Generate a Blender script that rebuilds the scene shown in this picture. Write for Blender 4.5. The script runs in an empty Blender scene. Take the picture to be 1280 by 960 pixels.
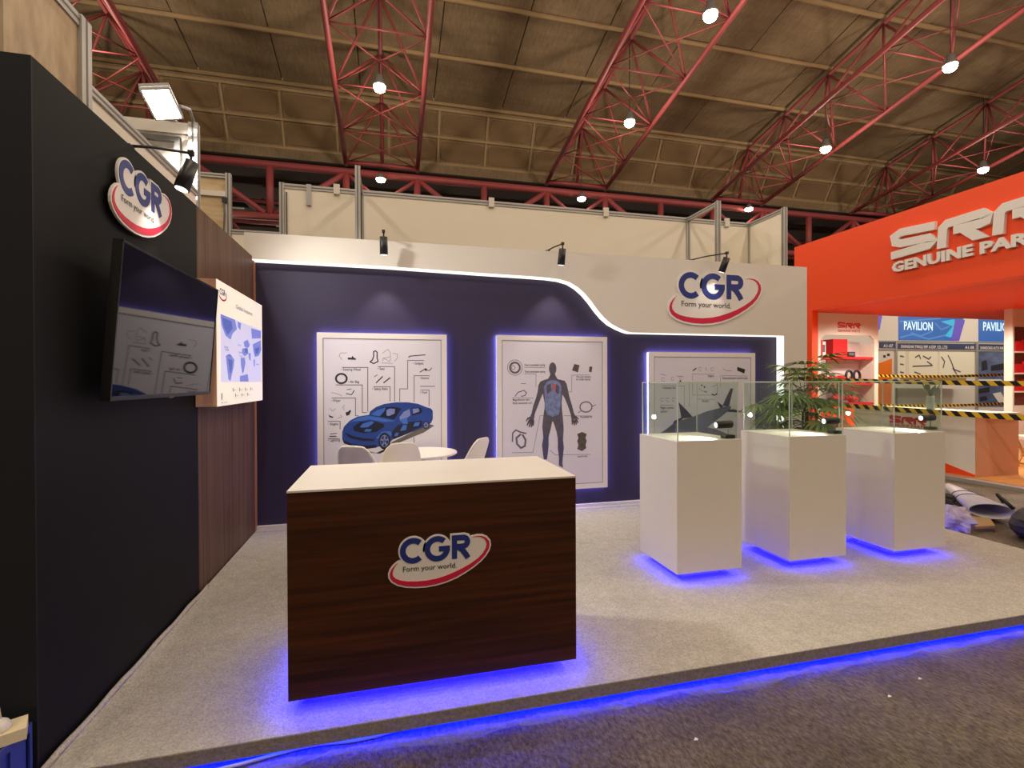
import bpy, bmesh, math, random
from mathutils import Vector, Matrix
from math import sin, cos, pi, radians
random.seed(7)
S = bpy.context.scene
COL = S.collection

# ------------------------------------------------------------------ camera, world, exposure
PT = 0.10                                   # top of the booth platform
cam_data = bpy.data.cameras.new('camera')
cam = bpy.data.objects.new('camera', cam_data)
COL.objects.link(cam)
cam_data.sensor_width = 36.0
cam_data.lens = 17.28011
cam_data.clip_end = 200
cam_data.clip_start = 0.05
CR = Matrix([[0.97070852, 0.00537241, -0.24020015], [-0.24022602, 0.00483243, -0.97070495], [-0.00405427, 0.99997389, 0.00598148]])
cam.matrix_world = Matrix.Translation((0, 0, 1.62)) @ CR.to_4x4()
S.camera = cam
S.view_settings.view_transform = 'Standard'
S.view_settings.look = 'None'
S.view_settings.gamma = 1.0
S.view_settings.use_curve_mapping = False
S.view_settings.exposure = 0.42

world = bpy.data.worlds.new('hall_ambient')
S.world = world
world.use_nodes = True
bg = world.node_tree.nodes['Background']
bg.inputs[0].default_value = (1.0, 0.80, 0.55, 1)
bg.inputs[1].default_value = 0.22

LAMP_W = 230.0
LAMP_COL = (1.0, 0.86, 0.70)
def point_light(name, loc, power, col, radius=0.15, parent=None):
    l = bpy.data.lights.new(name, 'POINT'); l.energy = power; l.color = col; l.shadow_soft_size = radius
    o = bpy.data.objects.new(name, l); COL.objects.link(o); o.location = loc
    if parent: o.parent = parent
    return o
def spot_light(name, loc, target, power, col, angle=60, blend=0.6, radius=0.03, parent=None):
    l = bpy.data.lights.new(name, 'SPOT'); l.energy = power; l.color = col; l.shadow_soft_size = radius
    l.spot_size = radians(angle); l.spot_blend = blend
    o = bpy.data.objects.new(name, l); COL.objects.link(o); o.location = loc
    d = Vector(target) - Vector(loc)
    o.rotation_euler = d.to_track_quat('-Z', 'Y').to_euler()
    if parent: o.parent = parent
    return o
# the hall's high-bay lamps that hang outside the frame
TRX = [-7.35, -0.24, 7.1, 14.43, 21.7]
for lx in TRX:
    for ly in (5.9, 2.0, -1.9, -5.8, -9.7):
        point_light('hall_lamp_light', (lx, ly, 9.95 + (9.8 - max(ly, 0)) * 0.1), LAMP_W, LAMP_COL)
for lx in (-7.35, -0.24): point_light('hall_lamp_light', (lx, 9.79, 9.95), LAMP_W, LAMP_COL)
point_light('hall_lamp_light', (-7.35, 13.7, 9.6), LAMP_W, LAMP_COL)

# ------------------------------------------------------------------ materials
def lin(c):
    c = c / 255.0
    return c / 12.92 if c <= 0.04045 else ((c + 0.055) / 1.055) ** 2.4
def C(r, g, b): return (lin(r), lin(g), lin(b), 1.0)
MATS = {}
def mat(name, col, rough=0.5, metal=0.0, var=0.0, scale=(4, 4, 4), col2=None, bump=0.0, bscale=None, detail=4.0, spec=0.5, lo=0.35, hi=0.65, fine=None, nrough=0.5):
    """principled material; 'var' mixes towards col2 with world-space noise"""
    if name in MATS: return MATS[name]
    m = bpy.data.materials.new(name); m.use_nodes = True
    nt = m.node_tree; b = nt.nodes['Principled BSDF']
    b.inputs['Base Color'].default_value = col
    b.inputs['Roughness'].default_value = rough
    b.inputs['Metallic'].default_value = metal
    b.inputs['Specular IOR Level'].default_value = spec
    if var or bump:
        geo = nt.nodes.new('ShaderNodeNewGeometry')
        mp = nt.nodes.new('ShaderNodeMapping'); mp.inputs['Scale'].default_value = scale
        nt.links.new(geo.outputs['Position'], mp.inputs['Vector'])
        nz = nt.nodes.new('ShaderNodeTexNoise'); nz.inputs['Scale'].default_value = 1.0; nz.inputs['Detail'].default_value = detail; nz.inputs['Roughness'].default_value = nrough
        nt.links.new(mp.outputs[0], nz.inputs['Vector'])
    if var:
        rp = nt.nodes.new('ShaderNodeValToRGB')
        rp.color_ramp.elements[0].position = lo; rp.color_ramp.elements[1].position = hi
        c2 = col2 or tuple(x * 0.5 for x in col[:3]) + (1,)
        rp.color_ramp.elements[0].color = tuple(col[i] * (1 - var) + c2[i] * var for i in range(3)) + (1,)
        rp.color_ramp.elements[1].color = col
        nt.links.new(nz.outputs['Fac'], rp.inputs['Fac'])
        csock = rp.outputs[0]
        if fine:
            # a second, finer layer: (scale vector, darkest factor, lightest factor)
            mp3 = nt.nodes.new('ShaderNodeMapping'); mp3.inputs['Scale'].default_value = fine[0]; mp3.inputs['Rotation'].default_value = (0, 0, 0.5)
            nt.links.new(geo.outputs['Position'], mp3.inputs['Vector'])
            n3 = nt.nodes.new('ShaderNodeTexNoise'); n3.inputs['Scale'].default_value = 1.0; n3.inputs['Detail'].default_value = 6; n3.inputs['Roughness'].default_value = 0.7
            nt.links.new(mp3.outputs[0], n3.inputs['Vector'])
            mr = nt.nodes.new('ShaderNodeMapRange'); mr.inputs['From Min'].default_value = 0.3; mr.inputs['From Max'].default_value = 0.7
            mr.inputs['To Min'].default_value = fine[1]; mr.inputs['To Max'].default_value = fine[2]
            nt.links.new(n3.outputs['Fac'], mr.inputs['Value'])
            mx = nt.nodes.new('ShaderNodeVectorMath'); mx.operation = 'SCALE'
            nt.links.new(csock, mx.inputs[0]); nt.links.new(mr.outputs[0], mx.inputs['Scale'])
            csock = mx.outputs[0]
        nt.links.new(csock, b.inputs['Base Color'])
    if bump:
        src = nz
        if bscale:
            mp2 = nt.nodes.new('ShaderNodeMapping'); mp2.inputs['Scale'].default_value = bscale
            nt.links.new(geo.outputs['Position'], mp2.inputs['Vector'])
            src = nt.nodes.new('ShaderNodeTexNoise'); src.inputs['Scale'].default_value = 1.0; src.inputs['Detail'].default_value = 3
            nt.links.new(mp2.outputs[0], src.inputs['Vector'])
        bp = nt.nodes.new('ShaderNodeBump'); bp.inputs['Strength'].default_value = bump; bp.inputs['Distance'].default_value = 0.02
        nt.links.new(src.outputs['Fac'], bp.inputs['Height'])
        nt.links.new(bp.outputs[0], b.inputs['Normal'])
    MATS[name] = m
    return m
def emit(name, col, strength, base=(0.0, 0.0, 0.0)):
    if name in MATS: return MATS[name]
    m = bpy.data.materials.new(name); m.use_nodes = True
    b = m.node_tree.nodes['Principled BSDF']
    b.inputs['Base Color'].default_value = tuple(base) + (1,)
    b.inputs['Emission Color'].default_value = tuple(col[:3]) + (1,)
    b.inputs['Emission Strength'].default_value = strength
    MATS[name] = m
    return m
def glass(name, tint=(0.93, 0.97, 0.94), alpha_rough=0.0):
    m = bpy.data.materials.new(name); m.use_nodes = True
    nt = m.node_tree
    for n in list(nt.nodes): nt.nodes.remove(n)
    out = nt.nodes.new('ShaderNodeOutputMaterial')
    tr = nt.nodes.new('ShaderNodeBsdfTransparent'); tr.inputs[0].default_value = tuple(tint) + (1,)
    gl = nt.nodes.new('ShaderNodeBsdfGlossy'); gl.inputs['Roughness'].default_value = 0.02
    lw = nt.nodes.new('ShaderNodeLayerWeight'); lw.inputs[0].default_value = 0.5
    pw_ = nt.nodes.new('ShaderNodeMath'); pw_.operation = 'POWER'; pw_.inputs[1].default_value = 4.0
    fr = nt.nodes.new('ShaderNodeMath'); fr.operation = 'MULTIPLY_ADD'; fr.inputs[1].default_value = 0.6; fr.inputs[2].default_value = 0.03
    nt.links.new(lw.outputs['Facing'], pw_.inputs[0]); nt.links.new(pw_.outputs[0], fr.inputs[0])
    mx = nt.nodes.new('ShaderNodeMixShader')
    nt.links.new(fr.outputs[0], mx.inputs[0]); nt.links.new(tr.outputs[0], mx.inputs[1]); nt.links.new(gl.outputs[0], mx.inputs[2])
    nt.links.new(mx.outputs[0], out.inputs[0])
    return m

m_carpet = mat('grey_carpet', C(205, 199, 186), 0.95, var=0.55, scale=(95, 95, 95), col2=C(150, 143, 130), bump=0.5, detail=5, spec=0.1, fine=((14, 14, 14), 0.9, 1.1))
m_lip = mat('carpet_lip', C(150, 140, 126), 0.95, var=0.5, scale=(70, 70, 70), col2=C(105, 95, 85), bump=0.3, spec=0.1)
m_floor = mat('worn_hall_floor', C(116, 104, 84), 0.6, var=0.85, scale=(3.0, 2.2, 3), col2=C(58, 49, 39), bump=0.5, bscale=(50, 30, 20), detail=12, nrough=0.75, fine=((60, 30, 10), 0.2, 1.9), spec=0.25, lo=0.3, hi=0.72)
m_black = mat('matt_black_laminate', C(22, 21, 23), 0.6, var=0.2, scale=(2, 2, 2), spec=0.15)
m_wood = mat('walnut_cladding', C(118, 90, 70), 0.5, var=0.75, scale=(30, 30, 0.7), col2=C(58, 40, 30), detail=6, spec=0.15, lo=0.3, hi=0.7)
m_woodedge = mat('oak_corner_trim', C(168, 112, 70), 0.5, var=0.3, scale=(30, 30, 1))
m_walnut = mat('dark_walnut_front', C(78, 38, 16), 0.42, var=0.85, scale=(1.4, 30, 42), col2=C(34, 14, 5), detail=7, spec=0.3, lo=0.3, hi=0.7)
m_top = mat('pale_counter_laminate', C(218, 210, 198), 0.4, var=0.10, scale=(2, 14, 4), col2=C(190, 178, 162))
m_white = mat('white_laminate', C(222, 214, 202), 0.45)
m_fascia = mat('white_painted_board', C(224, 216, 206), 0.6)
m_navy = mat('navy_wall_print', C(52, 44, 70), 0.5, var=0.2, scale=(40, 40, 0.6), col2=C(42, 36, 58), spec=0.35)
m_print = mat('poster_print_paper', C(216, 210, 220), 0.55)
m_frame = mat('white_poster_frame', C(226, 218, 214), 0.5)
m_alu = mat('aluminium_profile', C(172, 168, 162), 0.4, metal=0.35)
m_alud = mat('aluminium_groove', C(96, 92, 88), 0.5, metal=0.3)
m_cream = mat('cream_infill_panel', C(240, 230, 210), 0.6, var=0.12, scale=(1.2, 1.2, 2.0), col2=C(215, 198, 168))
m_ply = mat('plywood', C(196, 172, 136), 0.6, var=0.6, scale=(16, 16, 6), col2=C(150, 124, 92), detail=6)
m_pine = mat('pine_panel', C(214, 190, 150), 0.6, var=0.6, scale=(5, 5, 18), col2=C(180, 146, 104), detail=4)
m_conc = mat('brown_roof_concrete', C(110, 93, 70), 0.9, var=0.6, scale=(0.5, 2.2, 2.2), col2=C(70, 56, 42), detail=9, bump=0.3, bscale=(6, 6, 6), spec=0.1, lo=0.25, hi=0.75, nrough=0.65, fine=((14, 3, 3), 0.78, 1.2))
m_coffer = mat('coffer_concrete', C(94, 75, 52), 0.9, var=0.5, scale=(1, 2, 2), col2=C(74, 56, 40), detail=8, spec=0.1)
m_charcoal = mat('charcoal_laminate', C(36, 36, 41), 0.6, spec=0.2)
m_tvblk = mat('tv_black', C(12, 12, 13), 0.35)
m_conc2 = mat('light_roof_rib', C(124, 103, 74), 0.9, var=0.4, scale=(1, 3, 3), col2=C(104, 82, 58), spec=0.1)
m_seam = mat('dark_roof_joint', C(58, 44, 32), 0.95)
m_red = mat('red_truss_paint', C(112, 45, 44), 0.6, var=0.35, scale=(2, 2, 2), col2=C(92, 36, 38), spec=0.3)
m_red2 = mat('dull_red_paint', C(100, 36, 38), 0.6)
m_dark = mat('dark_void_sheet', C(52, 40, 36), 0.9)
m_sheet = mat('grey_metal_sheet', C(160, 156, 150), 0.6)
m_blk = mat('black_plastic', C(22, 22, 24), 0.4)
m_scr = mat('tv_glass', C(10, 10, 14), 0.04, spec=0.55)
m_orange = mat('orange_paint', C(246, 74, 6), 0.55)
m_oranged = mat('deep_orange_board', C(232, 66, 6), 0.6)
m_letter = mat('white_letter', C(232, 226, 220), 0.5)
m_navyink = mat('navy_ink', C(30, 48, 128), 0.45)
m_redink = mat('crimson_ink', C(206, 22, 66), 0.45)
m_grey_ink = mat('grey_ink', C(96, 88, 100), 0.6)
m_dark_ink = mat('dark_ink', C(40, 36, 44), 0.6)
m_light_ink = mat('pale_ink', C(150, 142, 152), 0.6)
m_chair = mat('white_shell_plastic', C(236, 228, 214), 0.35)
m_beech = mat('beech_wood', C(186, 140, 92), 0.5, var=0.3, scale=(30, 30, 4))
m_leaf = mat('palm_leaf', C(92, 120, 46), 0.5, var=0.6, scale=(7, 7, 7), col2=C(140, 152, 74))
m_leafd = mat('dark_leaf', C(44, 66, 30), 0.5)
m_stem = mat('palm_stem', C(98, 84, 50), 0.7)
m_pot = mat('grey_pot', C(120, 116, 112), 0.6)
m_glass = glass('clear_glass')
m_edge = mat('green_glass_edge', C(196, 204, 186), 0.2)
m_led = emit('blue_led', (0.0, 0.0, 1.0), 60.0)
m_led2 = emit('blue_case_led', (0.0, 0.0, 1.0), 32.0)
m_ledf = emit('blue_floor_led', (0.0, 0.004, 1.0), 150.0)
m_halo = emit('cool_white_led', (0.34, 0.32, 1.0), 15.0)
m_edgeled = emit('warm_white_led', (1.0, 0.94, 0.84), 1.1)
m_lampw = emit('lamp_face_warm', (1.0, 0.86, 0.62), 40.0)
m_flood = emit('floodlight_face', (1.0, 0.98, 0.92), 30.0)
m_spotface = emit('spot_face', (1.0, 0.96, 0.88), 2.5)
m_mapface = emit('lightbox_print', (1.0, 0.90, 0.74), 0.38, C(235, 228, 210)[:3])
m_yel = mat('tape_yellow', C(226, 184, 40), 0.5)
m_woodfloor = mat('golden_floorboard', C(206, 144, 70), 0.45, var=0.5, scale=(3, 20, 8), col2=C(160, 100, 44))

# ------------------------------------------------------------------ mesh builder
def FY(y, du=0, dv=0):  return lambda u, v, w=0: (u + du, y - w, v + dv)     # a wall facing -Y
def FX(x):  return lambda u, v, w=0: (x + w, u, v)                            # a wall facing +X
def FXm(x): return lambda u, v, w=0: (x - w, u, v)                            # a wall facing -X
def FZ(z):  return lambda u, v, w=0: (u, v, z + w)
WOFF = {}
class MB:
    def __init__(s): s.v = []; s.f = []; s.m = []; s.s = []
    def add(s, vs, fs, mi=0, smooth=False):
        o = len(s.v); s.v += [tuple(p) for p in vs]
        for f in fs:
            s.f.append([i + o for i in f]); s.m.append(mi); s.s.append(smooth)
        return s
    def box(s, x0, x1, y0, y1, z0, z1, mi=0):
        v = [(x, y, z) for z in (z0, z1) for y in (y0, y1) for x in (x0, x1)]
        return s.add(v, [(0, 2, 3, 1), (4, 5, 7, 6), (0, 1, 5, 4), (2, 6, 7, 3), (0, 4, 6, 2), (1, 3, 7, 5)], mi)
    def obox(s, c, size, R, mi=0):
        hx, hy, hz = [t / 2 for t in size]
        v = [Vector(c) + R @ Vector((x, y, z)) for z in (-hz, hz) for y in (-hy, hy) for x in (-hx, hx)]
        return s.add(v, [(0, 2, 3, 1), (4, 5, 7, 6), (0, 1, 5, 4), (2, 6, 7, 3), (0, 4, 6, 2), (1, 3, 7, 5)], mi)
    def bar(s, p, q, w, h, mi=0):
        p, q = Vector(p), Vector(q); d = q - p
        return s.obox((p + q) / 2, (w, h, d.length), d.to_track_quat('Z', 'Y').to_matrix(), mi)
    def path(s, pts, r, n=8, mi=0, closed=False, radii=None, cap=True):
        pts = [Vector(p) for p in pts]; N = len(pts); o = len(s.v); up = None
        for i, p in enumerate(pts):
            a = pts[i - 1] if (i > 0 or closed) else p
            b = pts[(i + 1) % N] if (i < N - 1 or closed) else p
            t = (b - a).normalized()
            if up is None:
                up = Vector((0, 0, 1)) if abs(t.z) < 0.9 else Vector((1, 0, 0))
            x = t.cross(up).normalized(); up = x.cross(t).normalized()
            rr = radii[i] if radii else r
            for k in range(n):
                a_ = 2 * pi * k / n
                s.v.append(tuple(p + (x * cos(a_) + up * sin(a_)) * rr))
        L = N if closed else N - 1
        for i in range(L):
            for k in range(n):
                a = o + i * n + k; b = o + i * n + (k + 1) % n
                j = (i + 1) % N
                c = o + j * n + (k + 1) % n; d = o + j * n + k
                s.f.append([a, b, c, d]); s.m.append(mi); s.s.append(True)
        if cap and not closed:
            s.f.append([o + k for k in range(n)][::-1]); s.m.append(mi); s.s.append(False)
            s.f.append([o + (N - 1) * n + k for k in range(n)]); s.m.append(mi); s.s.append(False)
        return s
    def tube(s, p, q, r, n=8, mi=0, r2=None):
        return s.path([p, q], r, n, mi, radii=[r, r if r2 is None else r2])
    def lathe(s, prof, c=(0, 0, 0), n=20, mi=0, smooth=True):
        o = len(s.v)
        for (r, z) in prof:
            for k in range(n):
                a = 2 * pi * k / n; s.v.append((c[0] + r * cos(a), c[1] + r * sin(a), c[2] + z))
        for i in range(len(prof) - 1):
            for k in range(n):
                s.f.append([o + i * n + k, o + i * n + (k + 1) % n, o + (i + 1) * n + (k + 1) % n, o + (i + 1) * n + k]); s.m.append(mi); s.s.append(smooth)
        for i, fl in ((0, True), (len(prof) - 1, False)):
            if prof[i][0] > 1e-4:
                f = [o + i * n + k for k in range(n)]
                s.f.append(f[::-1] if fl else f); s.m.append(mi); s.s.append(False)
        return s
    def prism(s, pts, fr, d0, d1, mi=0):
        n = len(pts); v = [fr(u, w, d0) for u, w in pts] + [fr(u, w, d1) for u, w in pts]
        fs = [tuple(range(n))[::-1], tuple(range(n, 2 * n))] + [(i, (i + 1) % n, n + (i + 1) % n, n + i) for i in range(n)]
        return s.add(v, fs, mi)
    def flat(s, pts, fr, d, mi=0):
        return s.add([fr(u, w, d) for u, w in pts], [tuple(range(len(pts)))], mi)
    def strip(s, A, B, fr, d0, d1, mi=0):
        """solid between two equally long 2D polylines"""
        for i in range(len(A) - 1):
            s.prism([A[i], A[i + 1], B[i + 1], B[i]], fr, d0, d1, mi)
        return s
    def stroke(s, pts, wid, fr, d0, d1, mi=0, closed=False):
        P = [Vector((p[0], p[1])) for p in pts]; N = len(P); A = []; B = []
        for i in range(N):
            a = P[i - 1] if (i > 0 or closed) else P[i]; b = P[(i + 1) % N] if (i < N - 1 or closed) else P[i]
            t1 = (P[i] - a); t2 = (b - P[i])
            if t1.length < 1e-9: t1 = t2
            if t2.length < 1e-9: t2 = t1
            n1 = Vector((-t1.y, t1.x)).normalized(); n2 = Vector((-t2.y, t2.x)).normalized()
            nn = n1 + n2
            nn = n1 if nn.length < 1e-6 else nn.normalized()
            k = 1 / max(0.5, nn.dot(n1))
            ww = wid[i] if isinstance(wid, (list, tuple)) else wid
            A.append(tuple(P[i] + nn * k * ww / 2)); B.append(tuple(P[i] - nn * k * ww / 2))
        if closed: A.append(A[0]); B.append(B[0])
        n = len(A); va = [fr(u, w, d1) for u, w in A]; vb = [fr(u, w, d1) for u, w in B]
        if abs(d1 - d0) < 1e-9:
            return s.add(va + vb, [(i, i + 1, n + i + 1, n + i) for i in range(n - 1)], mi)
        va0 = [fr(u, w, d0) for u, w in A]; vb0 = [fr(u, w, d0) for u, w in B]
        fs = []
        for i in range(n - 1):
            fs += [(i, i + 1, n + i + 1, n + i), (2 * n + i, 3 * n + i, 3 * n + i + 1, 2 * n + i + 1), (i, 2 * n + i, 2 * n + i + 1, i + 1), (n + i, n + i + 1, 3 * n + i + 1, 3 * n + i)]
        if not closed: fs += [(0, n, 3 * n, 2 * n), (n - 1, 3 * n - 1, 4 * n - 1, 2 * n - 1)]
        return s.add(va + vb + va0 + vb0, fs, mi)
    def ell(s, c, rx, ry, fr, d0, d1, mi=0, n=24, rot=0):
        pts = []
        for k in range(n):
            a = 2 * pi * k / n; x, y = rx * cos(a), ry * sin(a)
            pts.append((c[0] + x * cos(rot) - y * sin(rot), c[1] + x * sin(rot) + y * cos(rot)))
        return s.flat(pts, fr, d1, mi) if abs(d1 - d0) < 1e-9 else s.prism(pts, fr, d0, d1, mi)
    def build(s, name, mats, parent=None, off=True):
        me = bpy.data.meshes.new(name)
        o3 = WOFF.get(parent.name, Vector((0, 0, 0))) if (parent and off) else Vector((0, 0, 0))
        me.from_pydata([(p[0] - o3.x, p[1] - o3.y, p[2] - o3.z) for p in s.v], [], s.f)
        if not isinstance(mats, (list, tuple)): mats = [mats]
        for m in mats: me.materials.append(m)
        me.polygons.foreach_set('material_index', s.m)
        me.polygons.foreach_set('use_smooth', s.s)
        bm = bmesh.new(); bm.from_mesh(me); bmesh.ops.recalc_face_normals(bm, faces=bm.faces); bm.to_mesh(me); bm.free()
        me.update()
        ob = bpy.data.objects.new(name, me); COL.objects.link(ob)
        if parent: ob.parent = parent
        WOFF[ob.name] = o3
        return ob
def tag(o, label=None, cat=None, group=None, kind=None):
    if label: o['label'] = label
    if cat: o['category'] = cat
    if group: o['group'] = group
    if kind: o['kind'] = kind
    return o
def thing(name, label, cat, loc=(0, 0, 0), group=None, rotz=0):
    o = bpy.data.objects.new(name, None); COL.objects.link(o); o.empty_display_size = 0.1
    o.location = loc; o.rotation_euler = (0, 0, rotz)
    WOFF[o.name] = Vector(loc)
    return tag(o, label, cat, group)
def struct(o, label=None): o['kind'] = 'structure'; return tag(o, label) if label else o
def group_empty(name, kind='structure'):
    o = bpy.data.objects.new(name, None); COL.objects.link(o); WOFF[o.name] = Vector((0, 0, 0)); o['kind'] = kind; return o
def dup(root, loc, label=None, rotz=None):
    r = root.copy(); COL.objects.link(r); r.location = loc
    if rotz is not None: r.rotation_euler = (0, 0, rotz)
    if label: r['label'] = label
    for ch in list(root.children):
        c = ch.copy(); COL.objects.link(c); c.parent = r
        for g in list(ch.children):
            d = g.copy(); COL.objects.link(d); d.parent = c
    return r
def piece(mesh_ob, name, loc, parent):
    """another piece sharing mesh data"""
    o = bpy.data.objects.new(name, mesh_ob.data); COL.objects.link(o); o.location = loc; o.parent = parent
    return o
TXT = {}
def text_geo(t, bold=0.0):
    """flat text as (verts, faces, xmin, xmax, ymin, ymax) in font units, cap height about 0.7"""
    k = (t, bold)
    if k in TXT: return TXT[k]
    cu = bpy.data.curves.new('text', 'FONT'); cu.body = t; cu.size = 1; cu.offset = bold; cu.resolution_u = 2
    ob = bpy.data.objects.new('text', cu); COL.objects.link(ob)
    dg = bpy.context.evaluated_depsgraph_get(); dg.update()
    me = bpy.data.meshes.new_from_object(ob.evaluated_get(dg))
    vs = [(v.co.x, v.co.y) for v in me.vertices]; fs = [tuple(p.vertices) for p in me.polygons]
    bpy.data.objects.remove(ob); bpy.data.curves.remove(cu); bpy.data.meshes.remove(me)
    xs = [v[0] for v in vs] or [0]; ys = [v[1] for v in vs] or [0]
    TXT[k] = (vs, fs, min(xs), max(xs), min(ys), max(ys))
    return TXT[k]
def put_text(mb, t, fr, u0, v0, u1, h, d, mi=0, bold=0.0, thick=0.0, slope=0.0, flip=1):
    """text from (u0, v0 baseline) to u1, cap height h, on frame fr at depth d"""
    vs, fs, x0, x1, y0, y1 = text_geo(t, bold)
    sx = (u1 - u0) / max(1e-6, x1 - x0); sy = h / 0.70
    P = [(u0 + (x - x0) * sx, v0 + y * sy + (x - x0) * sx * slope) for x, y in vs]
    mb.add([fr(u, v, d) for u, v in P], fs, mi)
    if thick:
        edges = {}
        for f in fs:
            for i in range(len(f)):
                a, b = f[i], f[(i + 1) % len(f)]; k = (min(a, b), max(a, b)); edges[k] = edges.get(k, 0) + 1
        n = len(P)
        mb.add([fr(u, v, d) for u, v in P] + [fr(u, v, d - thick) for u, v in P], [(a, b, n + b, n + a) for (a, b), c in edges.items() if c == 1], mi)
    return mb

# ------------------------------------------------------------------ hall floor and booth platform
struct(MB().box(-22, 46, -22, 31, -0.1, 0.0).build('floor', m_floor))
plat = group_empty('booth_platform')
MB().box(-1.34, 5.43, 2.335, 5.62, 0.0, 0.094).build('deck', m_white, plat)
MB().box(-1.34, 5.48, 2.277, 2.297, 0.034, 0.0945).box(5.46, 5.48, 2.297, 5.45, 0.034, 0.0945).build('carpet_lip', m_lip, plat)
for i, (ya, yb) in enumerate(((2.277, 4.305), (4.309, 5.43))):
    MB().box(-1.34, 5.48, ya, yb, 0.094, PT).build('carpet_strip', m_carpet, plat)
MB().box(-1.34, 5.06, 5.434, 5.53, 0.094, PT + 0.003).build('carpet_border', m_carpet, plat)
# rolled carpet edge along the left wall
e = MB(); pts = [(-1.325, 2.29 + k * 0.12, PT + 0.006 + 0.005 * sin(k * 1.7)) for k in range(16)]
e.path(pts, 0.014, 6); e.build('carpet_curl', m_carpet, plat)
MB().box(-1.30, 5.44, 2.298, 2.312, 0.037, 0.047).box(5.446, 5.459, 2.31, 5.4, 0.037, 0.047).build('led_strip', m_ledf, plat)

# ------------------------------------------------------------------ left wall: black laminate, then walnut cladding
WL = -1.35
wl = group_empty('wall_left')
MB().box(-1.42, WL, 2.317, 3.985, 0.0, 2.895).build('black_panel', m_black, wl)
MB().box(-2.7, WL, 2.310, 2.317, 0.0, 2.895).box(-2.7, -1.42, 2.317, 2.39, 0.0, 2.895).build('return_panel', m_charcoal, wl)
MB().box(-1.42, WL, 3.988, 5.50, 0.0, 2.895).build('walnut_panel', m_wood, wl)
MB().box(-1.42, WL + 0.004, 5.50, 5.575, 0.0, 2.895).build('corner_trim', m_woodedge, wl)

# ------------------------------------------------------------------ back wall: navy print behind a white curved fascia
wb = group_empty('wall_back')
MB().box(-1.42, 5.42, 5.58, 5.63, 0.094, 3.05).build('navy_panel', m_navy, wb)
curve = [(-0.05952,2.859),(0.9836,2.837),(1.543,2.828),(1.785,2.821),(1.932,2.809),(2.051,2.781),(2.151,2.729),(2.241,2.657),(2.323,2.57),(2.404,2.468),(2.486,2.38),(2.579,2.306),(2.684,2.255),(2.779,2.22),(2.843,2.205)]
low = [(-1.42, 2.865)] + curve + [(5.06, curve[-1][1])]
poly = low + [(5.06, PT), (5.425, PT), (5.425, 3.13), (-1.42, 3.13)]
fas = MB().prism(poly, FY(5.579), 0.0, 0.129)
fas.build('white_fascia', m_fascia, wb)
el = MB()
lowd = [(u, v - 0.007) for u, v in low]; lowd[-1] = (5.053, lowd[-1][1])
el.strip(low, lowd, FY(5.579), 0.004, 0.122)
el.prism([(5.053, PT + 0.02), (5.06, PT + 0.02), (5.06, low[-1][1]), (5.053, low[-1][1])], FY(5.579), 0.004, 0.122)
el.build('edge_light', m_edgeled, wb)
struct(MB().box(-1.345, 5.05, 5.535, 5.579, PT, PT + 0.03).build('baseboard_back', m_white))

# ------------------------------------------------------------------ roof of the hall
ceil = group_empty('ceiling')
PY = [17.45, 15.5, 13.6, 11.7, 9.8, 7.9]
PZ = [11.42 + (17.45 - y) * 0.195 for y in PY]
XA, XB = -22.0, 46.0
# lower steep face with two rows of coffers
f0 = Vector((0, 18.75, 9.15)); f1 = Vector((0, PY[0], PZ[0])); fd = (f1 - f0)
fn = Vector((0, -fd.z, fd.y)).normalized()                     # towards the hall
if fn.y > 0: fn = -fn
def face_pt(x, t, w=0.0): q = f0 + fd * t + fn * w; return (x, q.y, q.z)
FF = lambda u, v, w=0: face_pt(u, v, w)
MB().prism([(XA, 0), (XB, 0), (XB, 1), (XA, 1)], FF, -0.15, 0.0).build('coffer_face', m_conc, ceil)
MB().prism([(XA, -0.02), (XB, -0.02), (XB, 0.24), (XA, 0.24)], FF, 0.0, 0.10).build('plain_band', m_conc, ceil)
for t in (0.25, 0.585, 0.92):
    MB().prism([(XA, t - 0.012), (XB, t - 0.012), (XB, t + 0.018), (XA, t + 0.018)], FF, 0.0, 0.07).build('coffer_rib', m_conc2, ceil)
def rrect(w, h, r, n=3):
    out = []
    for cx, cy, a0 in ((w / 2 - r, h / 2 - r, 0), (-w / 2 + r, h / 2 - r, 90), (-w / 2 + r, -h / 2 + r, 180), (w / 2 - r, -h / 2 + r, 270)):
        for k in range(n + 1):
            a = radians(a0 + 90 * k / n); out.append((cx + r * cos(a), cy + r * sin(a)))
    return out
CW = 1.75; L = fd.length
rib0 = None; pan0 = None
for i in range(30):
    x = -14 + i * CW
    if rib0 is None:
        rib0 = MB().prism([(x - 0.035, 0.26), (x + 0.035, 0.26), (x + 0.035, 0.92), (x - 0.035, 0.92)], lambda u, v, w=0: (u - x, *face_pt(0, v, w)[1:]), 0.0, 0.05).build('coffer_upright', m_conc2, ceil)
        rib0.location = (x, 0, 0)
    else: piece(rib0, 'coffer_upright', (x, 0, 0), ceil)
    for tm in (0.42, 0.755):
        c = face_pt(x + CW / 2, tm, 0.0)
        if pan0 is None:
            pr = [(u, v / L) for u, v in rrect(CW - 0.22, L * 0.335 - 0.22, 0.14)]
            pan0 = MB().prism(pr, lambda u, v, w=0: tuple(Vector((u, 0, 0)) + fd * v + fn * w), 0.0, 0.03).build('coffer_panel', m_coffer, ceil)
            pan0.location = c
        else: piece(pan0, 'coffer_panel', c, ceil)
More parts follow.
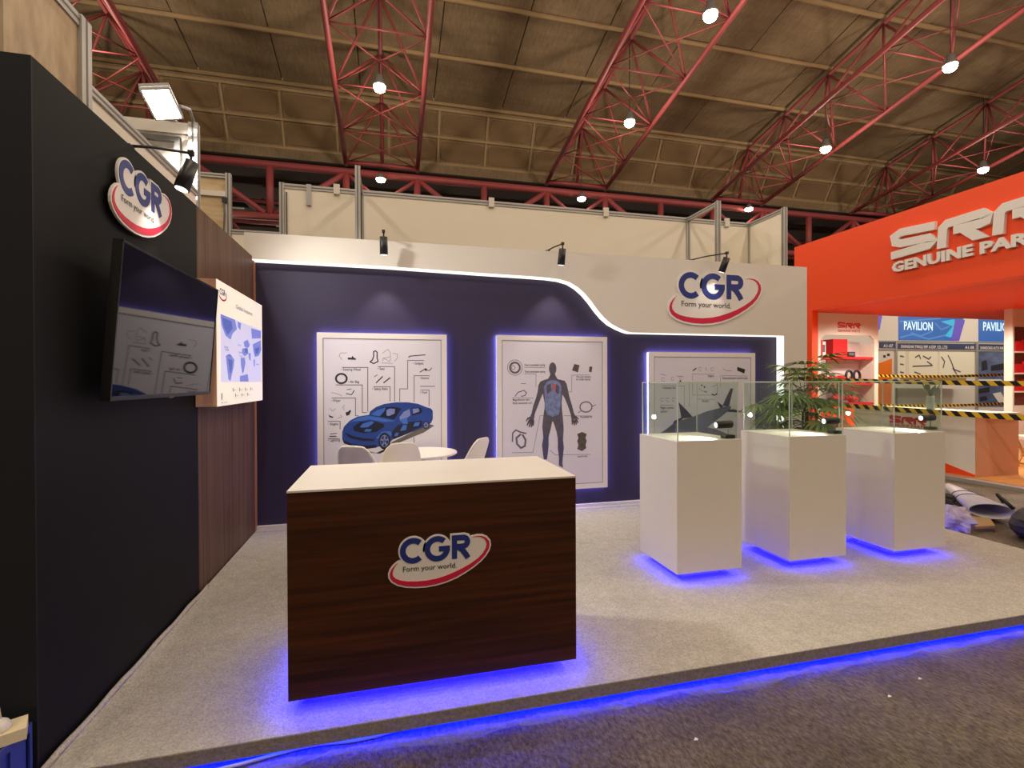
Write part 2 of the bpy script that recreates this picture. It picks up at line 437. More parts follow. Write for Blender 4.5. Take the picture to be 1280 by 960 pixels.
# long sloping bays of concrete slabs between ribs
SW = 2.44
for b in range(len(PY) - 1):
    ya, za, yb, zb = PY[b], PZ[b], PY[b + 1], PZ[b + 1]
    MB().path([(XA, ya, za - 0.02), (XB, ya, za - 0.02)], 0.075, 6).build('roof_rib', m_conc2, ceil)
    s0 = None
    for i in range(26):
        x = -18 + i * SW
        if s0 is None:
            v = []
            for w in (0, 0.14):
                v += [(0.015, ya - 0.05, za + w), (SW - 0.015, ya - 0.05, za + w), (SW - 0.015, yb + 0.05, zb + w), (0.015, yb + 0.05, zb + w)]
            s0 = MB().add(v, [(0, 1, 2, 3), (4, 5, 6, 7), (0, 1, 5, 4), (1, 2, 6, 5), (2, 3, 7, 6), (3, 0, 4, 7)]).build('roof_slab', m_conc, ceil)
            s0.location = (x, 0, 0)
        else: piece(s0, 'roof_slab', (x, 0, 0.012 * ((i * 7 + b * 3) % 4)), ceil)
MB().add([(XA, PY[0] + .1, PZ[0] + 0.2), (XB, PY[0] + .1, PZ[0] + 0.2), (XB, PY[-1], PZ[-1] + 0.2), (XA, PY[-1], PZ[-1] + 0.2)], [(0, 1, 2, 3)]).build('joint_backing', m_seam, ceil)
ridge = (-1.0, PZ[-1] + (PY[-1] + 1.0) * 0.195)
MB().add([(XA, PY[-1], PZ[-1]), (XB, PY[-1], PZ[-1]), (XB, *ridge), (XA, *ridge), (XB, -20, 9.3), (XA, -20, 9.3)], [(0, 1, 2, 3), (3, 2, 4, 5)]).build('roof_sheet', m_conc, ceil)
# side aisle behind the ring truss
MB().add([(XA, 18.3, 9.3), (XB, 18.3, 9.3), (XB, 30, 8.2), (XA, 30, 8.2)], [(0, 1, 2, 3)]).build('aisle_roof', m_dark, ceil)
for i, x in enumerate([-9.4, -7.2, -4.9, -2.2, 0.6, 3.3, 6.6, 9.4, 12.2, 15.0, 17.8, 20.4]):
    MB().box(x, x + 1.5, 20.6 + (i % 3) * 1.3, 21.3 + (i % 3) * 1.3, 8.75 - (i % 3) * 0.1, 8.78 - (i % 3) * 0.1).build('skylight_sheet', m_sheet, ceil)
for x in (-6, 2, 10, 18): point_light('aisle_fill_light', (x, 23, 5.5), 160, LAMP_COL)  # added fill lights that brighten the dark aisle, no fixtures here
struct(MB().box(XA, XB, 30, 30.2, 0, 8.4).build('wall_rear', m_dark))
struct(MB().box(XB, XB + 0.2, -20, 30, 0, 22).build('wall_right', m_dark))

# ------------------------------------------------------------------ red roof trusses
ZB = lambda y: 9.25 + 0.195 * (18 - y)
ZT = lambda y: 11.18 + 0.195 * (17.45 - y)
NB = [18, 16.4, 14.5, 12.6, 10.7, 8.8, 6.9, 5.0]
NT = [17.45, 15.5, 13.6, 11.7, 9.8, 7.9, 6.0]
def make_truss(x, label):
    t = thing('roof_truss', label, 'truss', (x, 18, 9.2), 'red roof trusses across the hall')
    H = 1.225
    for s in (-1, 1):
        MB().tube((x + s * H, 18.15, ZB(18.15)), (x + s * H, 5, ZB(5)), 0.075, 8).build('bottom_chord', m_red, t)
    MB().path([(x, 18.0, 9.3), (x, 17.45, ZT(17.45)), (x, 6, ZT(6))], 0.06, 8).build('top_chord', m_red, t)
    for i, y in enumerate(NB):
        MB().tube((x - H, y, ZB(y)), (x + H, y, ZB(y)), 0.085 if i == 0 else 0.022, 6).build('cross_strut', m_red, t)
        for s in (-1, 1):
            for j in (i - 1, i):
                if 0 <= j < len(NT):
                    MB().tube((x + s * H, y, ZB(y)), (x, NT[j], ZT(NT[j])), 0.036, 6).build('web_brace', m_red, t)
        if i < len(NB) - 1:
            y2 = NB[i + 1]
            MB().tube((x - H, y, ZB(y)), (x + H, y2, ZB(y2)), 0.02, 5).build('cross_brace', m_red, t)
            MB().tube((x + H, y, ZB(y)), (x - H, y2, ZB(y2)), 0.02, 5).build('cross_brace', m_red, t)
    return t
TL = ['red lattice truss at far left, passing above the floodlight', 'red lattice truss running up the roof left of centre, seen end-on',
      'red lattice truss above the middle of the booth', 'red lattice truss over the white beam logo, slanting to upper right',
      'rightmost red lattice truss, above the orange stand']
t0 = make_truss(TRX[0], TL[0])
for x, lb in zip(TRX[1:], TL[1:]): dup(t0, (x, 18, 9.2), lb)
# ring truss along the foot of the roof
rt = thing('ring_truss', 'horizontal red lattice girder running behind the booth at the foot of the roof', 'truss', (0, 18.0, 7.4))
MB().path([(XA, 18.1, 8.95), (XB - 0.4, 18.1, 8.95)], 0.13, 10).build('top_chord', m_red, rt)
MB().path([(XA, 18.1, 7.2), (XB - 0.4, 18.1, 7.2)], 0.13, 10).build('bottom_chord', m_red, rt)
for k in range(-4, 14):
    x = -1.465 + 2.447 * k
    MB().tube((x, 18.1, 7.2), (x, 18.1, 8.95), 0.12, 8).build('post', m_red, rt)
    if k % 3 != 2:
        for s in ((-1,) if k % 3 == 0 else (1,)):
            MB().tube((x, 18.1, 8.9), (x + s * 2.3, 18.1, 7.3), 0.10, 8).build('diagonal_brace', m_red, rt)
        MB().tube((x, 18.1, 8.9), (x - s * 1.2, 18.1, 8.0), 0.07, 8).build('diagonal_brace', m_red, rt)
al = thing('aisle_lattice', 'dark red lattice girder deep in the side aisle behind the booth', 'truss', (0, 21, 7))
for z, y in ((8.5, 20.5), (7.9, 21.2), (7.4, 22.5), (6.9, 23.5)):
    MB().path([(XA, y, z), (XB, y, z)], 0.08, 6).build('rail', m_red2, al)
for k in range(26):
    x = -12 + k * 1.8
    MB().tube((x, 20.8, 8.7), (x + 1.5, 21.8, 6.8), 0.07, 6).build('lattice_brace', m_red2, al)
for k, (y, z) in enumerate(((24.0, 8.0), (25.2, 7.5), (26.3, 7.0))):
    MB().box(XA, XB, y, y + 0.25, z, z + 0.12).build('purlin', m_sheet if k == 1 else m_red2, al)

# ------------------------------------------------------------------ pendant lamps under the trusses
def make_lamp(loc, top, label, group):
    x, y, z = loc
    t = thing('pendant_lamp', label, 'lamp', loc, group)
    MB().tube((x, y, z + 0.30), (x, y, top), 0.012, 5).build('cord', m_blk, t)
    MB().lathe([(0.05, 0.30), (0.09, 0.28), (0.11, 0.16), (0.165, 0.04), (0.17, 0.0), (0.155, 0.01)], loc, 16).build('lamp_shade', m_alud, t)
    MB().lathe([(0.15, 0.0), (0.155, -0.05), (0.13, -0.11), (0.07, -0.15), (0.0, -0.155)], loc, 16).build('lamp_lens', m_lampw, t)
    point_light('lamp_light', (0, 0, -0.42), LAMP_W, LAMP_COL, 0.15, t)
    return t
g = 'hall lamps hung from the roof trusses'
for (x, y, z, lb) in ((-0.24, 13.7, [(-0.2067,9.548)][0][1], 'bright hall lamp hung inside the truss left of centre'),
        (7.1, 13.68, 9.49, 'bright hall lamp low in the middle truss'), (7.1, 9.79, 9.93, 'bright hall lamp high in the middle truss, at the top of the photo'),
        (14.43, 13.72, 9.51, 'bright hall lamp low in the truss over the white beam logo'), (14.43, 9.88, 9.92, 'bright hall lamp high in the truss over the white beam logo'),
        (21.3, 13.48, 9.39, 'bright hall lamp under the rightmost truss, just above the orange stand')):
    make_lamp((x, y, z), ZT(y), lb, g)
g = 'small lamps below the ring girder'
for px, lb in zip([(-0.2862,8.689),(7.201,8.657),(14.75,8.861),(-5.483,6.775)], ('small lamp below the girder, left of centre', 'small lamp below the girder, in the middle', 'small lamp below the girder, above the white beam logo', 'small lamp seen through the open frame at the left corner')):
    x, z = px; yl = 17.8
    if z < 8: x, z, yl = x * 18.1 / 17.8, 1.62 + (z - 1.62) * 18.1 / 17.8, 18.1
    t = thing('aisle_lamp', lb, 'lamp', (x, yl, z), g)
    MB().tube((x, yl, z + 0.19), (x, yl, 9.95 if z > 8 else 7.07), 0.01, 5).build('cord', m_blk, t)
    MB().lathe([(0.04, 0.2), (0.08, 0.17), (0.17, 0.03), (0.175, 0.0)], (x, yl, z), 14).build('lamp_shade', m_alud, t)
    MB().lathe([(0.16, 0.0), (0.14, -0.07), (0.0, -0.12)], (x, yl, z), 14).build('lamp_lens', m_lampw, t)

# ------------------------------------------------------------------ system partitions behind and above the booth
def profile(x0, x1, y0, y1, z0, z1, name, parent):
    """aluminium profile with two dark grooves on its long faces"""
    m = MB().box(x0, x1, y0, y1, z0, z1, 0)
    dx, dy, dz = x1 - x0, y1 - y0, z1 - z0
    e = 0.0015
    if dz >= max(dx, dy):
        cx, cy = (x0 + x1) / 2, (y0 + y1) / 2
        m.box(cx - 0.006, cx + 0.006, y0 - e, y0, z0, z1, 1); m.box(x1, x1 + e, cy - 0.006, cy + 0.006, z0, z1, 1); m.box(x0 - e, x0, cy - 0.006, cy + 0.006, z0, z1, 1)
    elif dx >= dy:
        cz = (z0 + z1) / 2; m.box(x0, x1, y0 - e, y0, cz - 0.006, cz + 0.006, 1)
    else:
        cz = (z0 + z1) / 2; m.box(x1, x1 + e, y0, y1, cz - 0.006, cz + 0.006, 1); m.box(x0 - e, x0, y0, y1, cz - 0.006, cz + 0.006, 1)
    return m.build(name, [m_alu, m_alud], parent)
pw = thing('partition_wall', 'long cream partition wall with aluminium posts rising behind the white beam', 'partition', (-1.24, 6.34, 0))
xs = [-1.24, -0.337, 4.22, 5.27]
for a, b in zip(xs[:-1], xs[1:]):
    MB().box(a + 0.03, b - 0.03, 6.345, 6.365, 0.06, 3.925).build('infill_panel', m_cream, pw)
    profile(a + 0.028, b - 0.028, 6.335, 6.375, 3.925, 3.985, 'rail', pw)
for x in xs: profile(x - 0.028, x + 0.028, 6.325, 6.385, 0, 3.99, 'post', pw)
MB().box(-1.195, -1.18, 6.325, 6.337, 2.6, 3.88).build('post_edge', m_alud, pw)
for x in [q[0] for q in [(-0.621,3.982),(1.298,3.998),(2.921,4.001),(4.863,4.014)]]:
    MB().box(x - 0.035, x + 0.035, 6.31, 6.34, 3.90, 4.02).build('clip', m_white, pw)
MB().box(-0.965, -0.91, 6.315, 6.335, 3.74, 3.99).build('hanging_bracket', m_alu, pw)
of = thing('open_frame', 'open aluminium frame at the left corner through which red girders show', 'frame', (-1.5, 6.34, 0))
profile(-1.785, -1.27, 6.335, 6.375, 3.35, 3.40, 'rail', of)
MB().box(-1.785, -1.27, 6.345, 6.365, 0.0, 3.35).build('infill_panel', m_cream, of)
pp = thing('pine_partition', 'pine-filled partition with a white middle rail above the walnut cladding', 'partition', (-2.0, 6.34, 0))
MB().box(-2.5, -1.84, 6.345, 6.365, 0.0, 3.80).build('lower_panel', m_pine, pp)
MB().box(-2.5, -1.84, 6.345, 6.365, 3.82, 3.98).build('upper_panel', m_pine, pp)
profile(-2.5, -1.84, 6.325, 6.375, 3.98, 4.03, 'rail', pp)
MB().box(-2.5, -1.84, 6.315, 6.345, 3.765, 3.825).build('middle_rail', m_white, pp)
profile(-1.84, -1.785, 6.315, 6.375, 0, 4.04, 'post', pp)
MB().box(-1.87, -1.82, 6.295, 6.314, 3.69, 3.75).build('cable_clamp', m_blk, pp)
MB().path([(-1.85, 6.305, 3.69), (-1.845, 6.306, 3.55), (-1.855, 6.306, 3.4), (-1.85, 6.306, 3.0)], 0.008, 6).build('cable', m_alud, pp)
def wing(x, label, infill):
    t = thing('partition_wing', label, 'partition', (x, 5.66, 0), 'wings of the partition wall')
    profile(x - 0.028, x + 0.028, 5.645, 5.70, 0, 3.99, 'post', t)
    profile(x - 0.02, x + 0.02, 5.70, 6.325, 3.93, 3.985, 'rail', t)
    if infill: MB().box(x - 0.008, x + 0.008, 5.70, 6.325, 0.06, 3.93).build('infill_panel', m_cream, t)
    return t
wing(-0.337, 'tall aluminium post and rail sticking out of the partition, seen edge-on left of centre', False)
wing(4.22, 'open aluminium frame sticking out of the partition beside the white beam logo', False)
wing(5.27, 'cream wing panel at the right end of the partition', True)
# partitions behind the left wall
p1 = thing('plywood_partition', 'tall plywood partition in an aluminium frame above the black wall, top left', 'partition', (-1.5, 2.7, 0))
MB().box(-1.53, -1.505, 2.42, 2.905, 0, 3.40).build('plywood_panel', m_ply, p1)
profile(-1.555, -1.485, 2.905, 2.99, 0, 3.46, 'post', p1)
profile(-1.545, -1.495, 2.42, 2.905, 3.40, 3.46, 'rail', p1)
p2 = thing('low_partition', 'cream partition strip with aluminium top rail just above the black wall', 'partition', (-1.5, 3.7, 0))
MB().box(-1.525, -1.505, 2.995, 4.44, 0, 3.11).build('infill_panel', m_cream, p2)
profile(-1.545, -1.49, 2.995, 4.44, 3.11, 3.16, 'rail', p2)
p3 = thing('floodlit_partition', 'white partition frame glaring under the floodlight', 'partition', (-1.9, 4.5, 0))
MB().box(-2.6, -1.57, 4.505, 4.525, 0, 3.62).build('infill_panel', m_white, p3)
MB().box(-2.6, -1.57, 4.485, 4.54, 3.62, 3.71).build('rail', m_white, p3)
profile(-1.57, -1.505, 4.475, 4.54, 0, 3.72, 'post', p3)
MB().box(-1.95, -1.62, 4.45, 4.484, 3.54, 3.58).box(-1.66, -1.62, 4.45, 4.484, 3.15, 3.54).box(-1.95, -1.92, 4.45, 4.484, 3.15, 3.54).build('inner_frame', m_alud, p3)

# ------------------------------------------------------------------ the logo (letters, swoosh, tagline on a white backing)
LC = (0.228, 0.757)                                            # its centre on the counter front
def norm(P): return [(u - LC[0], v - LC[1]) for u, v in P]
def arc(c, rx, ry, a0, a1, n=14):
    return [(c[0] + rx * cos(radians(a0 + (a1 - a0) * k / n)), c[1] + ry * sin(radians(a0 + (a1 - a0) * k / n))) for k in range(n + 1)]
L_out = norm([(0.3856,0.8549),(0.4105,0.8589),(0.4355,0.8569),(0.4556,0.8473),(0.4696,0.8298),(0.4726,0.8097),(0.4664,0.7878),(0.4502,0.762),(0.425,0.737),(0.3899,0.7116),(0.3502,0.6888),(0.3059,0.6672),(0.2572,0.6516),(0.2089,0.642),(0.1612,0.6382),(0.1139,0.6398),(0.06711,0.6466),(0.03004,0.659),(0.004762,0.6758),(-0.006629,0.6936),(-0.007916,0.7103),(-0.00185,0.7287),(0.01112,0.7464),(0.02919,0.7613)])
L_in = norm([(0.3866,0.8548),(0.4105,0.8559),(0.4305,0.8523),(0.4455,0.8432),(0.4555,0.8275),(0.4575,0.811),(0.4513,0.7916),(0.4362,0.7696),(0.4125,0.748),(0.3776,0.7265),(0.338,0.7072),(0.2938,0.6904),(0.2524,0.6774),(0.209,0.6681),(0.1613,0.6637),(0.1187,0.6642),(0.07655,0.6685),(0.04402,0.6757),(0.02094,0.6861),(0.008108,0.6992),(0.004965,0.7138),(0.00827,0.7296),(0.01664,0.7449),(0.02919,0.7613)])
q = norm([(0.1007,0.8127),(0.2155,0.8124),(0.2859,0.8707),(0.3093,0.8708),(0.2965,0.7561),(0.3314,0.8681),(0.356,0.8661),(0.3756,0.8375),(0.3681,0.8135),(0.3458,0.8031),(0.3114,0.8036),(0.3693,0.7559),(0.05351,0.7162),(0.3086,0.7134),(0.05456,0.7375),(0.157,0.7471),(0.101,0.8672),(0.1004,0.7571)])
cC, cG = q[0], q[1]
RAD = 0.555 * (q[16][1] - q[17][1])                             # outer radius of the round letters
def logo(fr, su, sv, cu, cv, depth, parent, prefix=True):
    """builds the four parts of the logo as children of parent; su, sv scale the counter size"""
    F = lambda u, v, w=0: fr(cu + u * su, cv + v * sv, w)
    d = depth
    back = MB()
    cx = sum(p[0] for p in L_out) / len(L_out); cy = sum(p[1] for p in L_out) / len(L_out)
    a = L_out; n = len(a); g = 0.008; outl = []
    for i in range(n):
        t = Vector(a[(i + 1) % n]) - Vector(a[i - 1]); nn = Vector((t.y, -t.x)).normalized()
        if nn.dot(Vector(a[i]) - Vector((cx, cy))) < 0: nn = -nn
        outl.append((a[i][0] + nn.x * g, a[i][1] + nn.y * g))
    back.prism(outl, F, 0, d)
    for c in (cC, cG): back.ell(c, RAD + g, RAD + g, F, 0, d * 0.99, n=32)
    xl, xr = q[2][0] - g, q[7][0] + g; yt, yb = q[3][1] + g, q[4][1] - g
    back.prism([(xl, yb), (xr, yb), (xr, yt - 0.03), (xr - 0.012, yt - 0.008), (xr - 0.035, yt), (xl, yt)], F, 0, d * 0.98)
    back.build('backing', m_letter, parent)
    e0, e1 = d * 1.0, d * 1.0 + 0.0025
    w = 0.052 / 0.24 * RAD * 2
    rm = RAD - w / 2
    lt = MB()
    lt.stroke(arc(cC, rm, rm, 47, 313, 26), w, F, e0, e1)
    lt.build('letter', m_navyink, parent)
    lt = MB()
    lt.stroke(arc(cG, rm, rm, 47, 352, 28), w, F, e0, e1)
    lt.prism([(cG[0] + 0.008, cG[1] + w * .42), (cG[0] + RAD, cG[1] + w * .42), (cG[0] + RAD, cG[1] - w * .55), (cG[0] + 0.008, cG[1] - w * .55)], F, e0, e1 + 0.0002)
    lt.build('letter', m_navyink, parent)
    lt = MB()
    x0 = q[2][0]; x1 = q[7][0]; ym = q[10][1] - 0.002
    lt.prism([(x0, q[4][1]), (x0 + w * .95, q[4][1]), (x0 + w * .95, q[3][1]), (x0, q[3][1])], F, e0, e1)
    r2 = (q[3][1] - ym) / 2; bx = x1 - r2
    lt.stroke([(x0 + w * .5, q[3][1] - w / 2), (bx - .008, q[3][1] - w / 2)] + arc((bx, ym + r2), r2 - w / 2, r2 - w / 2, 80, -80, 10) + [(bx - 0.008, ym + w / 2), (x0 + w * .5, ym + w / 2)], w, F, e0, e1 + 0.0002)
    lt.stroke([(bx - 0.030, ym + w * .5), (bx - 0.006, ym - 0.002), (bx + 0.012, ym - 0.026), (x1 - w * .42, q[4][1])], w * 1.0, F, e0, e1 + 0.0004)
    lt.build('letter', m_navyink, parent)
    sw = MB().strip(L_out, L_in, F, e0, e1)
    sw.build('swoosh', m_redink, parent)
    tx = MB()
    slope = (q[13][1] - q[12][1]) / (q[13][0] - q[12][0])
    put_text(tx, 'Form your world.', F, q[12][0], q[12][1], q[13][0], 0.025, e1, slope=slope, bold=0.004)
    tx.build('tagline', m_dark_ink, parent)

# ------------------------------------------------------------------ reception counter
cx0, cx1, cy0, cy1, cz0, cz1 = -0.456, 0.930, 2.392, 3.093, 0.175, 1.124
rc = thing('reception_counter', 'dark walnut reception counter with a pale top and blue light glowing beneath', 'counter', (0.237, 2.74, PT))
MB().box(cx0, cx1, cy0, cy0 + 0.018, cz0, cz1 - 0.006).build('front_panel', m_walnut, rc)
for x in (cx0, cx1 - 0.018): MB().box(x, x + 0.018, cy0 + 0.018, cy1, cz0, cz1 - 0.006).build('side_panel', m_walnut, rc)
MB().box(cx0 + .018, cx1 - .018, cy0 + 0.018, cy1 - 0.02, cz0, cz0 + 0.018).build('bottom_board', m_white, rc)
MB().box(cx0 + .018, cx1 - .018, cy0 + 0.06, cy1 - 0.02, 0.62, 0.638).build('shelf', m_white, rc)
MB().box(cx0 - 0.001, cx1 + 0.001, cy0 - 0.001, cy1 + 0.001, cz1 - 0.006, cz1 + 0.003).build('counter_top', m_top, rc)
MB().box(cx0 + 0.12, cx1 - 0.12, cy0 + 0.12, cy1 - 0.12, PT, cz0).build('plinth', m_white, rc)
MB().box(cx0 + .03, cx1 - .03, cy0 + .025, cy0 + .04, cz0 - .008, cz0 - .0005).box(cx0 + .03, cx1 - .03, cy1 - .04, cy1 - .025, cz0 - .008, cz0 - .0005).box(cx0 + .025, cx0 + .04, cy0 + .04, cy1 - .04, cz0 - .008, cz0 - .0005).box(cx1 - .04, cx1 - .025, cy0 + .04, cy1 - .04, cz0 - .008, cz0 - .0005).build('led_strip', m_led, rc)
lg = bpy.data.objects.new('logo', None); COL.objects.link(lg); lg.parent = rc; WOFF['logo'] = WOFF[rc.name]; lg['label'] = 'white blue and red company logo on the counter front'
logo(FY(cy0), 1, 1, LC[0], LC[1], 0.006, lg)

lb = thing('wall_logo', 'company logo sign on the white beam beside the right pillar', 'sign', (4.0, 5.45, 2.65), 'company logo signs on the walls')
logo(FY(5.45), 2.78, 2.72, 4.005, 2.655, 0.018, lb)
ll = thing('wall_logo', 'company logo sign on the black left wall above the television', 'sign', (WL, 3.15, 2.58), 'company logo signs on the walls')
MB().box(WL, WL + .02, 3.0, 3.3, 2.5, 2.65).build('standoff', m_blk, ll)
logo(FX(WL + .02), 1.40, 1.45, 3.14, 2.60, 0.012, ll)

# ------------------------------------------------------------------ spotlights on arms
def arm_spot(base, head, aim, label, power, cat='spotlight'):
    t = thing('arm_spotlight', label, cat, base, 'black arm spotlights along the wall tops')
    b, h = Vector(base), Vector(head); a = (Vector(aim) - h).normalized()
    MB().obox(b + Vector((0, 0, 0.012)), (0.05, 0.05, 0.024), Matrix.Identity(3)).build('clamp', m_blk, t)
    top = h - a * 0.03 + Vector((0, 0, 0.055))
    MB().path([b + Vector((0, 0, 0.02)), b * 0.6 + top * 0.4 + Vector((0, 0, 0.02)), top], 0.008, 6).build('arm', m_blk, t)
    MB().obox(top, (0.03, 0.03, 0.03), Matrix.Identity(3)).tube(top, h - a * 0.02, 0.008, 6).build('swivel', m_blk, t)
    MB().path([h - a * 0.03, h + a * 0.15, h + a * 0.151], 0.042, 14, radii=[0.040, 0.042, 0.036]).build('head', m_blk, t)
    MB().path([h + a * 0.1515, h + a * 0.153], 0.034, 14).build('lens', m_spotface, t)
    spot_light('spot_beam', (h + a * 0.165) - b, (h + a * 1.165) - b, power, (1.0, 0.93, 0.82), 70, 0.7, 0.03, t)
    return t
arm_spot((-0.06, 5.52, 3.13), (-0.06, 5.27, 3.09), (-0.05, 5.42, 2.2), 'black spotlight on the beam above the car poster', 24)
arm_spot((1.80, 5.52, 3.13), (1.89, 5.25, 3.08), (1.86, 5.44, 2.2), 'black spotlight on the beam above the dip of its curve', 24)
arm_spot((3.72, 5.52, 3.13), (4.02, 5.25, 3.10), (3.92, 5.42, 2.6), 'black spotlight leaning over the logo on the white beam', 3.5)
arm_spot((-1.39, 3.12, 2.895), (-1.15, 3.30, 2.90), (-1.26, 3.22, 2.45), 'black spotlight on a long arm over the logo on the black wall', 7)

# ------------------------------------------------------------------ floodlight
fl = thing('floodlight', 'glaring white floodlight tilted down on the partition at upper left', 'floodlight', (-1.66, 4.3, 3.72))
R = Matrix.Rotation(radians(-20), 3, 'X') @ Matrix.Rotation(radians(-14), 3, 'Y')
fc = Vector((-1.635, 4.18, 3.69))
MB().obox(fc + R @ Vector((0, 0, 0.03)), (0.19, 0.27, 0.03), R).build('housing', m_alu, fl)
fm = MB()
for a, b, sx, sy in ((0, 0.13, 0.19, 0.012), (0, -0.13, 0.19, 0.012), (0.09, 0, 0.012, 0.27), (-0.09, 0, 0.012, 0.27)):
    fm.obox(fc + R @ Vector((a, b, 0.0)), (sx, sy, 0.02), R)
fm.build('rim', m_sheet, fl)
MB().obox(fc + R @ Vector((0, 0, 0.004)), (0.168, 0.248, 0.006), R).build('lamp_face', m_flood, fl)
MB().path([fc + R @ Vector((-0.10, 0.05, 0.03)), (-1.72, 4.36, 3.73), (-1.66, 4.51, 3.72)], 0.012, 6).path([fc + R @ Vector((0.10, 0.05, 0.03)), (-1.53, 4.4, 3.78), (-1.535, 4.505, 3.725)], 0.012, 6).build('bracket', m_alu, fl)
fdir = R @ Vector((0, 0, -1))
spot_light('flood_beam', fc + fdir * 0.03 - Vector((-1.66, 4.3, 3.72)), fc + fdir * 1.0 + Vector((0.15, 0.1, 0)) - Vector((-1.66, 4.3, 3.72)), 220, (1.0, 0.97, 0.90), 165, 0.5, 0.12, fl)

# ------------------------------------------------------------------ television on the black wall, tilted down
tv = thing('television', 'large black flat television tilted down on the black wall', 'television', (WL, 3.22, 1.9))
TA = radians(4.5)
TR = Matrix.Rotation(TA, 3, 'Y')                             # top edge leans out into the booth
tc = Vector((-1.203, 3.216, 1.903))
def tvbox(mb, x0, x1, y0, y1, z0, z1, mi=0): mb.obox(tc + TR @ Vector(((x0 + x1) / 2, (y0 + y1) / 2, (z0 + z1) / 2)), (x1 - x0, y1 - y0, z1 - z0), TR, mi); return mb
hw, hh = 0.634, 0.367
tvbox(MB(), -0.035, 0.0, -hw, hw, -hh, hh).build('body', m_tvblk, tv)
bz = MB()
for a in ((-hw, hw, hh - 0.01, hh), (-hw, hw, -hh, -hh + 0.02), (-hw, -hw + 0.01, -hh, hh), (hw - 0.01, hw, -hh, hh)): tvbox(bz, 0.0, 0.006, *a)
bz.build('bezel', m_tvblk, tv)
tvbox(MB(), 0.0002, 0.003, -hw + 0.01, hw - 0.01, -hh + 0.02, hh - 0.01).build('screen', m_scr, tv)
tvbox(MB(), 0.0, 0.009, -0.03, 0.03, -hh - 0.006, -hh + 0.004).build('power_light', m_alud, tv)
MB().box(WL + 0.0005, WL + 0.02, 3.05, 3.4, 1.8, 2.08).box(WL + 0.02, WL + 0.115, 3.15, 3.3, 1.88, 1.98).build('wall_bracket', m_blk, tv)

# ------------------------------------------------------------------ lightbox with the world map
mp = thing('map_lightbox', 'lit box sign with a blue world map titled Global footprint', 'lightbox', (WL, 4.56, 1.9))
MX = -1.205
Y0, Y1, Z0, Z1 = 3.93, 5.21, 1.445, 2.362
m_pink = mat('pinkish_box_side', C(232, 178, 146), 0.6)
MB().box(WL + 0.006, MX - 0.004, Y0, Y1, Z0, Z1).build('box_body', m_pink, mp)
MB().box(MX - 0.004, MX, Y0, Y1, Z0, Z1).build('lit_face', m_mapface, mp)
g = FX(MX)
m_mapw = emit('map_sea', (0.66, 0.64, 0.92), 0.38, C(205, 205, 230)[:3]); m_mapb = emit('map_land', (0.22, 0.27, 0.72), 0.36, C(120, 130, 205)[:3]); m_mapb2 = emit('map_land_dark', (0.10, 0.16, 0.55), 0.34, C(80, 96, 180)[:3])
MB().flat([(4.0, 1.62), (5.17, 1.62), (5.17, 2.12), (4.0, 2.12)], g, 0.001).build('map_ground', m_mapw, mp)
land = MB()
K = lambda P: [(4.0 + x * 1.17, 1.62 + y * 0.50) for x, y in P]
for P in ([(0.0, 1.0), (0.30, 1.0), (0.34, 0.86), (0.24, 0.76), (0.20, 0.66), (0.10, 0.70), (0.02, 0.84)], [(0.36, 0.99), (0.44, 0.98), (0.42, 0.86), (0.36, 0.9)],
          [(0.10, 0.40), (0.18, 0.44), (0.28, 0.36), (0.26, 0.24), (0.19, 0.02), (0.15, 0.04), (0.12, 0.24)],
          [(0.42, 0.40), (0.52, 0.42), (0.54, 0.34), (0.50, 0.18), (0.46, 0.14), (0.43, 0.28)], [(0.46, 0.56), (0.60, 0.60), (0.62, 0.50), (0.52, 0.44), (0.46, 0.48)],
          [(0.50, 0.68), (0.60, 0.74), (0.66, 0.66), (0.62, 0.60), (0.52, 0.60)], [(0.62, 0.50), (0.68, 0.52), (0.68, 0.38), (0.64, 0.40)],
          [(0.74, 0.68), (0.98, 0.80), (1.0, 0.62), (0.92, 0.50), (0.80, 0.46), (0.76, 0.56)], [(0.70, 0.96), (0.99, 0.98), (0.99, 0.84), (0.72, 0.78)], [(0.76, 0.40), (0.80, 0.42), (0.80, 0.28), (0.77, 0.30)], [(0.40, 0.10), (0.60, 0.14), (0.62, 0.01), (0.40, 0.01)]):
    land.flat(K(P), g, 0.002)
tag(land.build('map_land', m_mapb, mp), kind='stuff')
dk = MB()
for P in ([(0.03, 0.96), (0.22, 0.95), (0.24, 0.84), (0.14, 0.72), (0.06, 0.82)], [(0.14, 0.36), (0.24, 0.34), (0.22, 0.2), (0.18, 0.12)], [(0.52, 0.58), (0.6, 0.57), (0.58, 0.5), (0.53, 0.5)], [(0.80, 0.62), (0.94, 0.66), (0.9, 0.54), (0.82, 0.52)]): dk.flat(K(P), g, 0.003)
tag(dk.build('map_highlight', m_mapb2, mp), kind='stuff')
tt = MB(); put_text(tt, 'Global footprint', g, 4.38, 2.215, 4.86, 0.034, 0.002)
for (x, y, t) in ((4.10, 1.86, 'USA'), (4.42, 1.92, 'France'), (4.44, 1.86, 'Spain'), (4.46, 1.83, 'Tunisia'), (4.16, 1.82, 'Mexico'), (4.98, 1.78, 'India'), (4.08, 1.88, 'Canada')): put_text(tt, t, g, x, y, x + 0.09, 0.014, 0.003)
for i in range(7):
    x = 4.28 + (i % 4) * 0.17 + (0.06 if i > 3 else 0); y = 1.545 if i < 4 else 1.50
    tt.flat([(x, y), (x + 0.015, y), (x + 0.015, y + 0.03), (x, y + 0.03)], g, 0.002)
    put_text(tt, 'plants', g, x + 0.025, y + 0.008, x + 0.09, 0.012, 0.002)
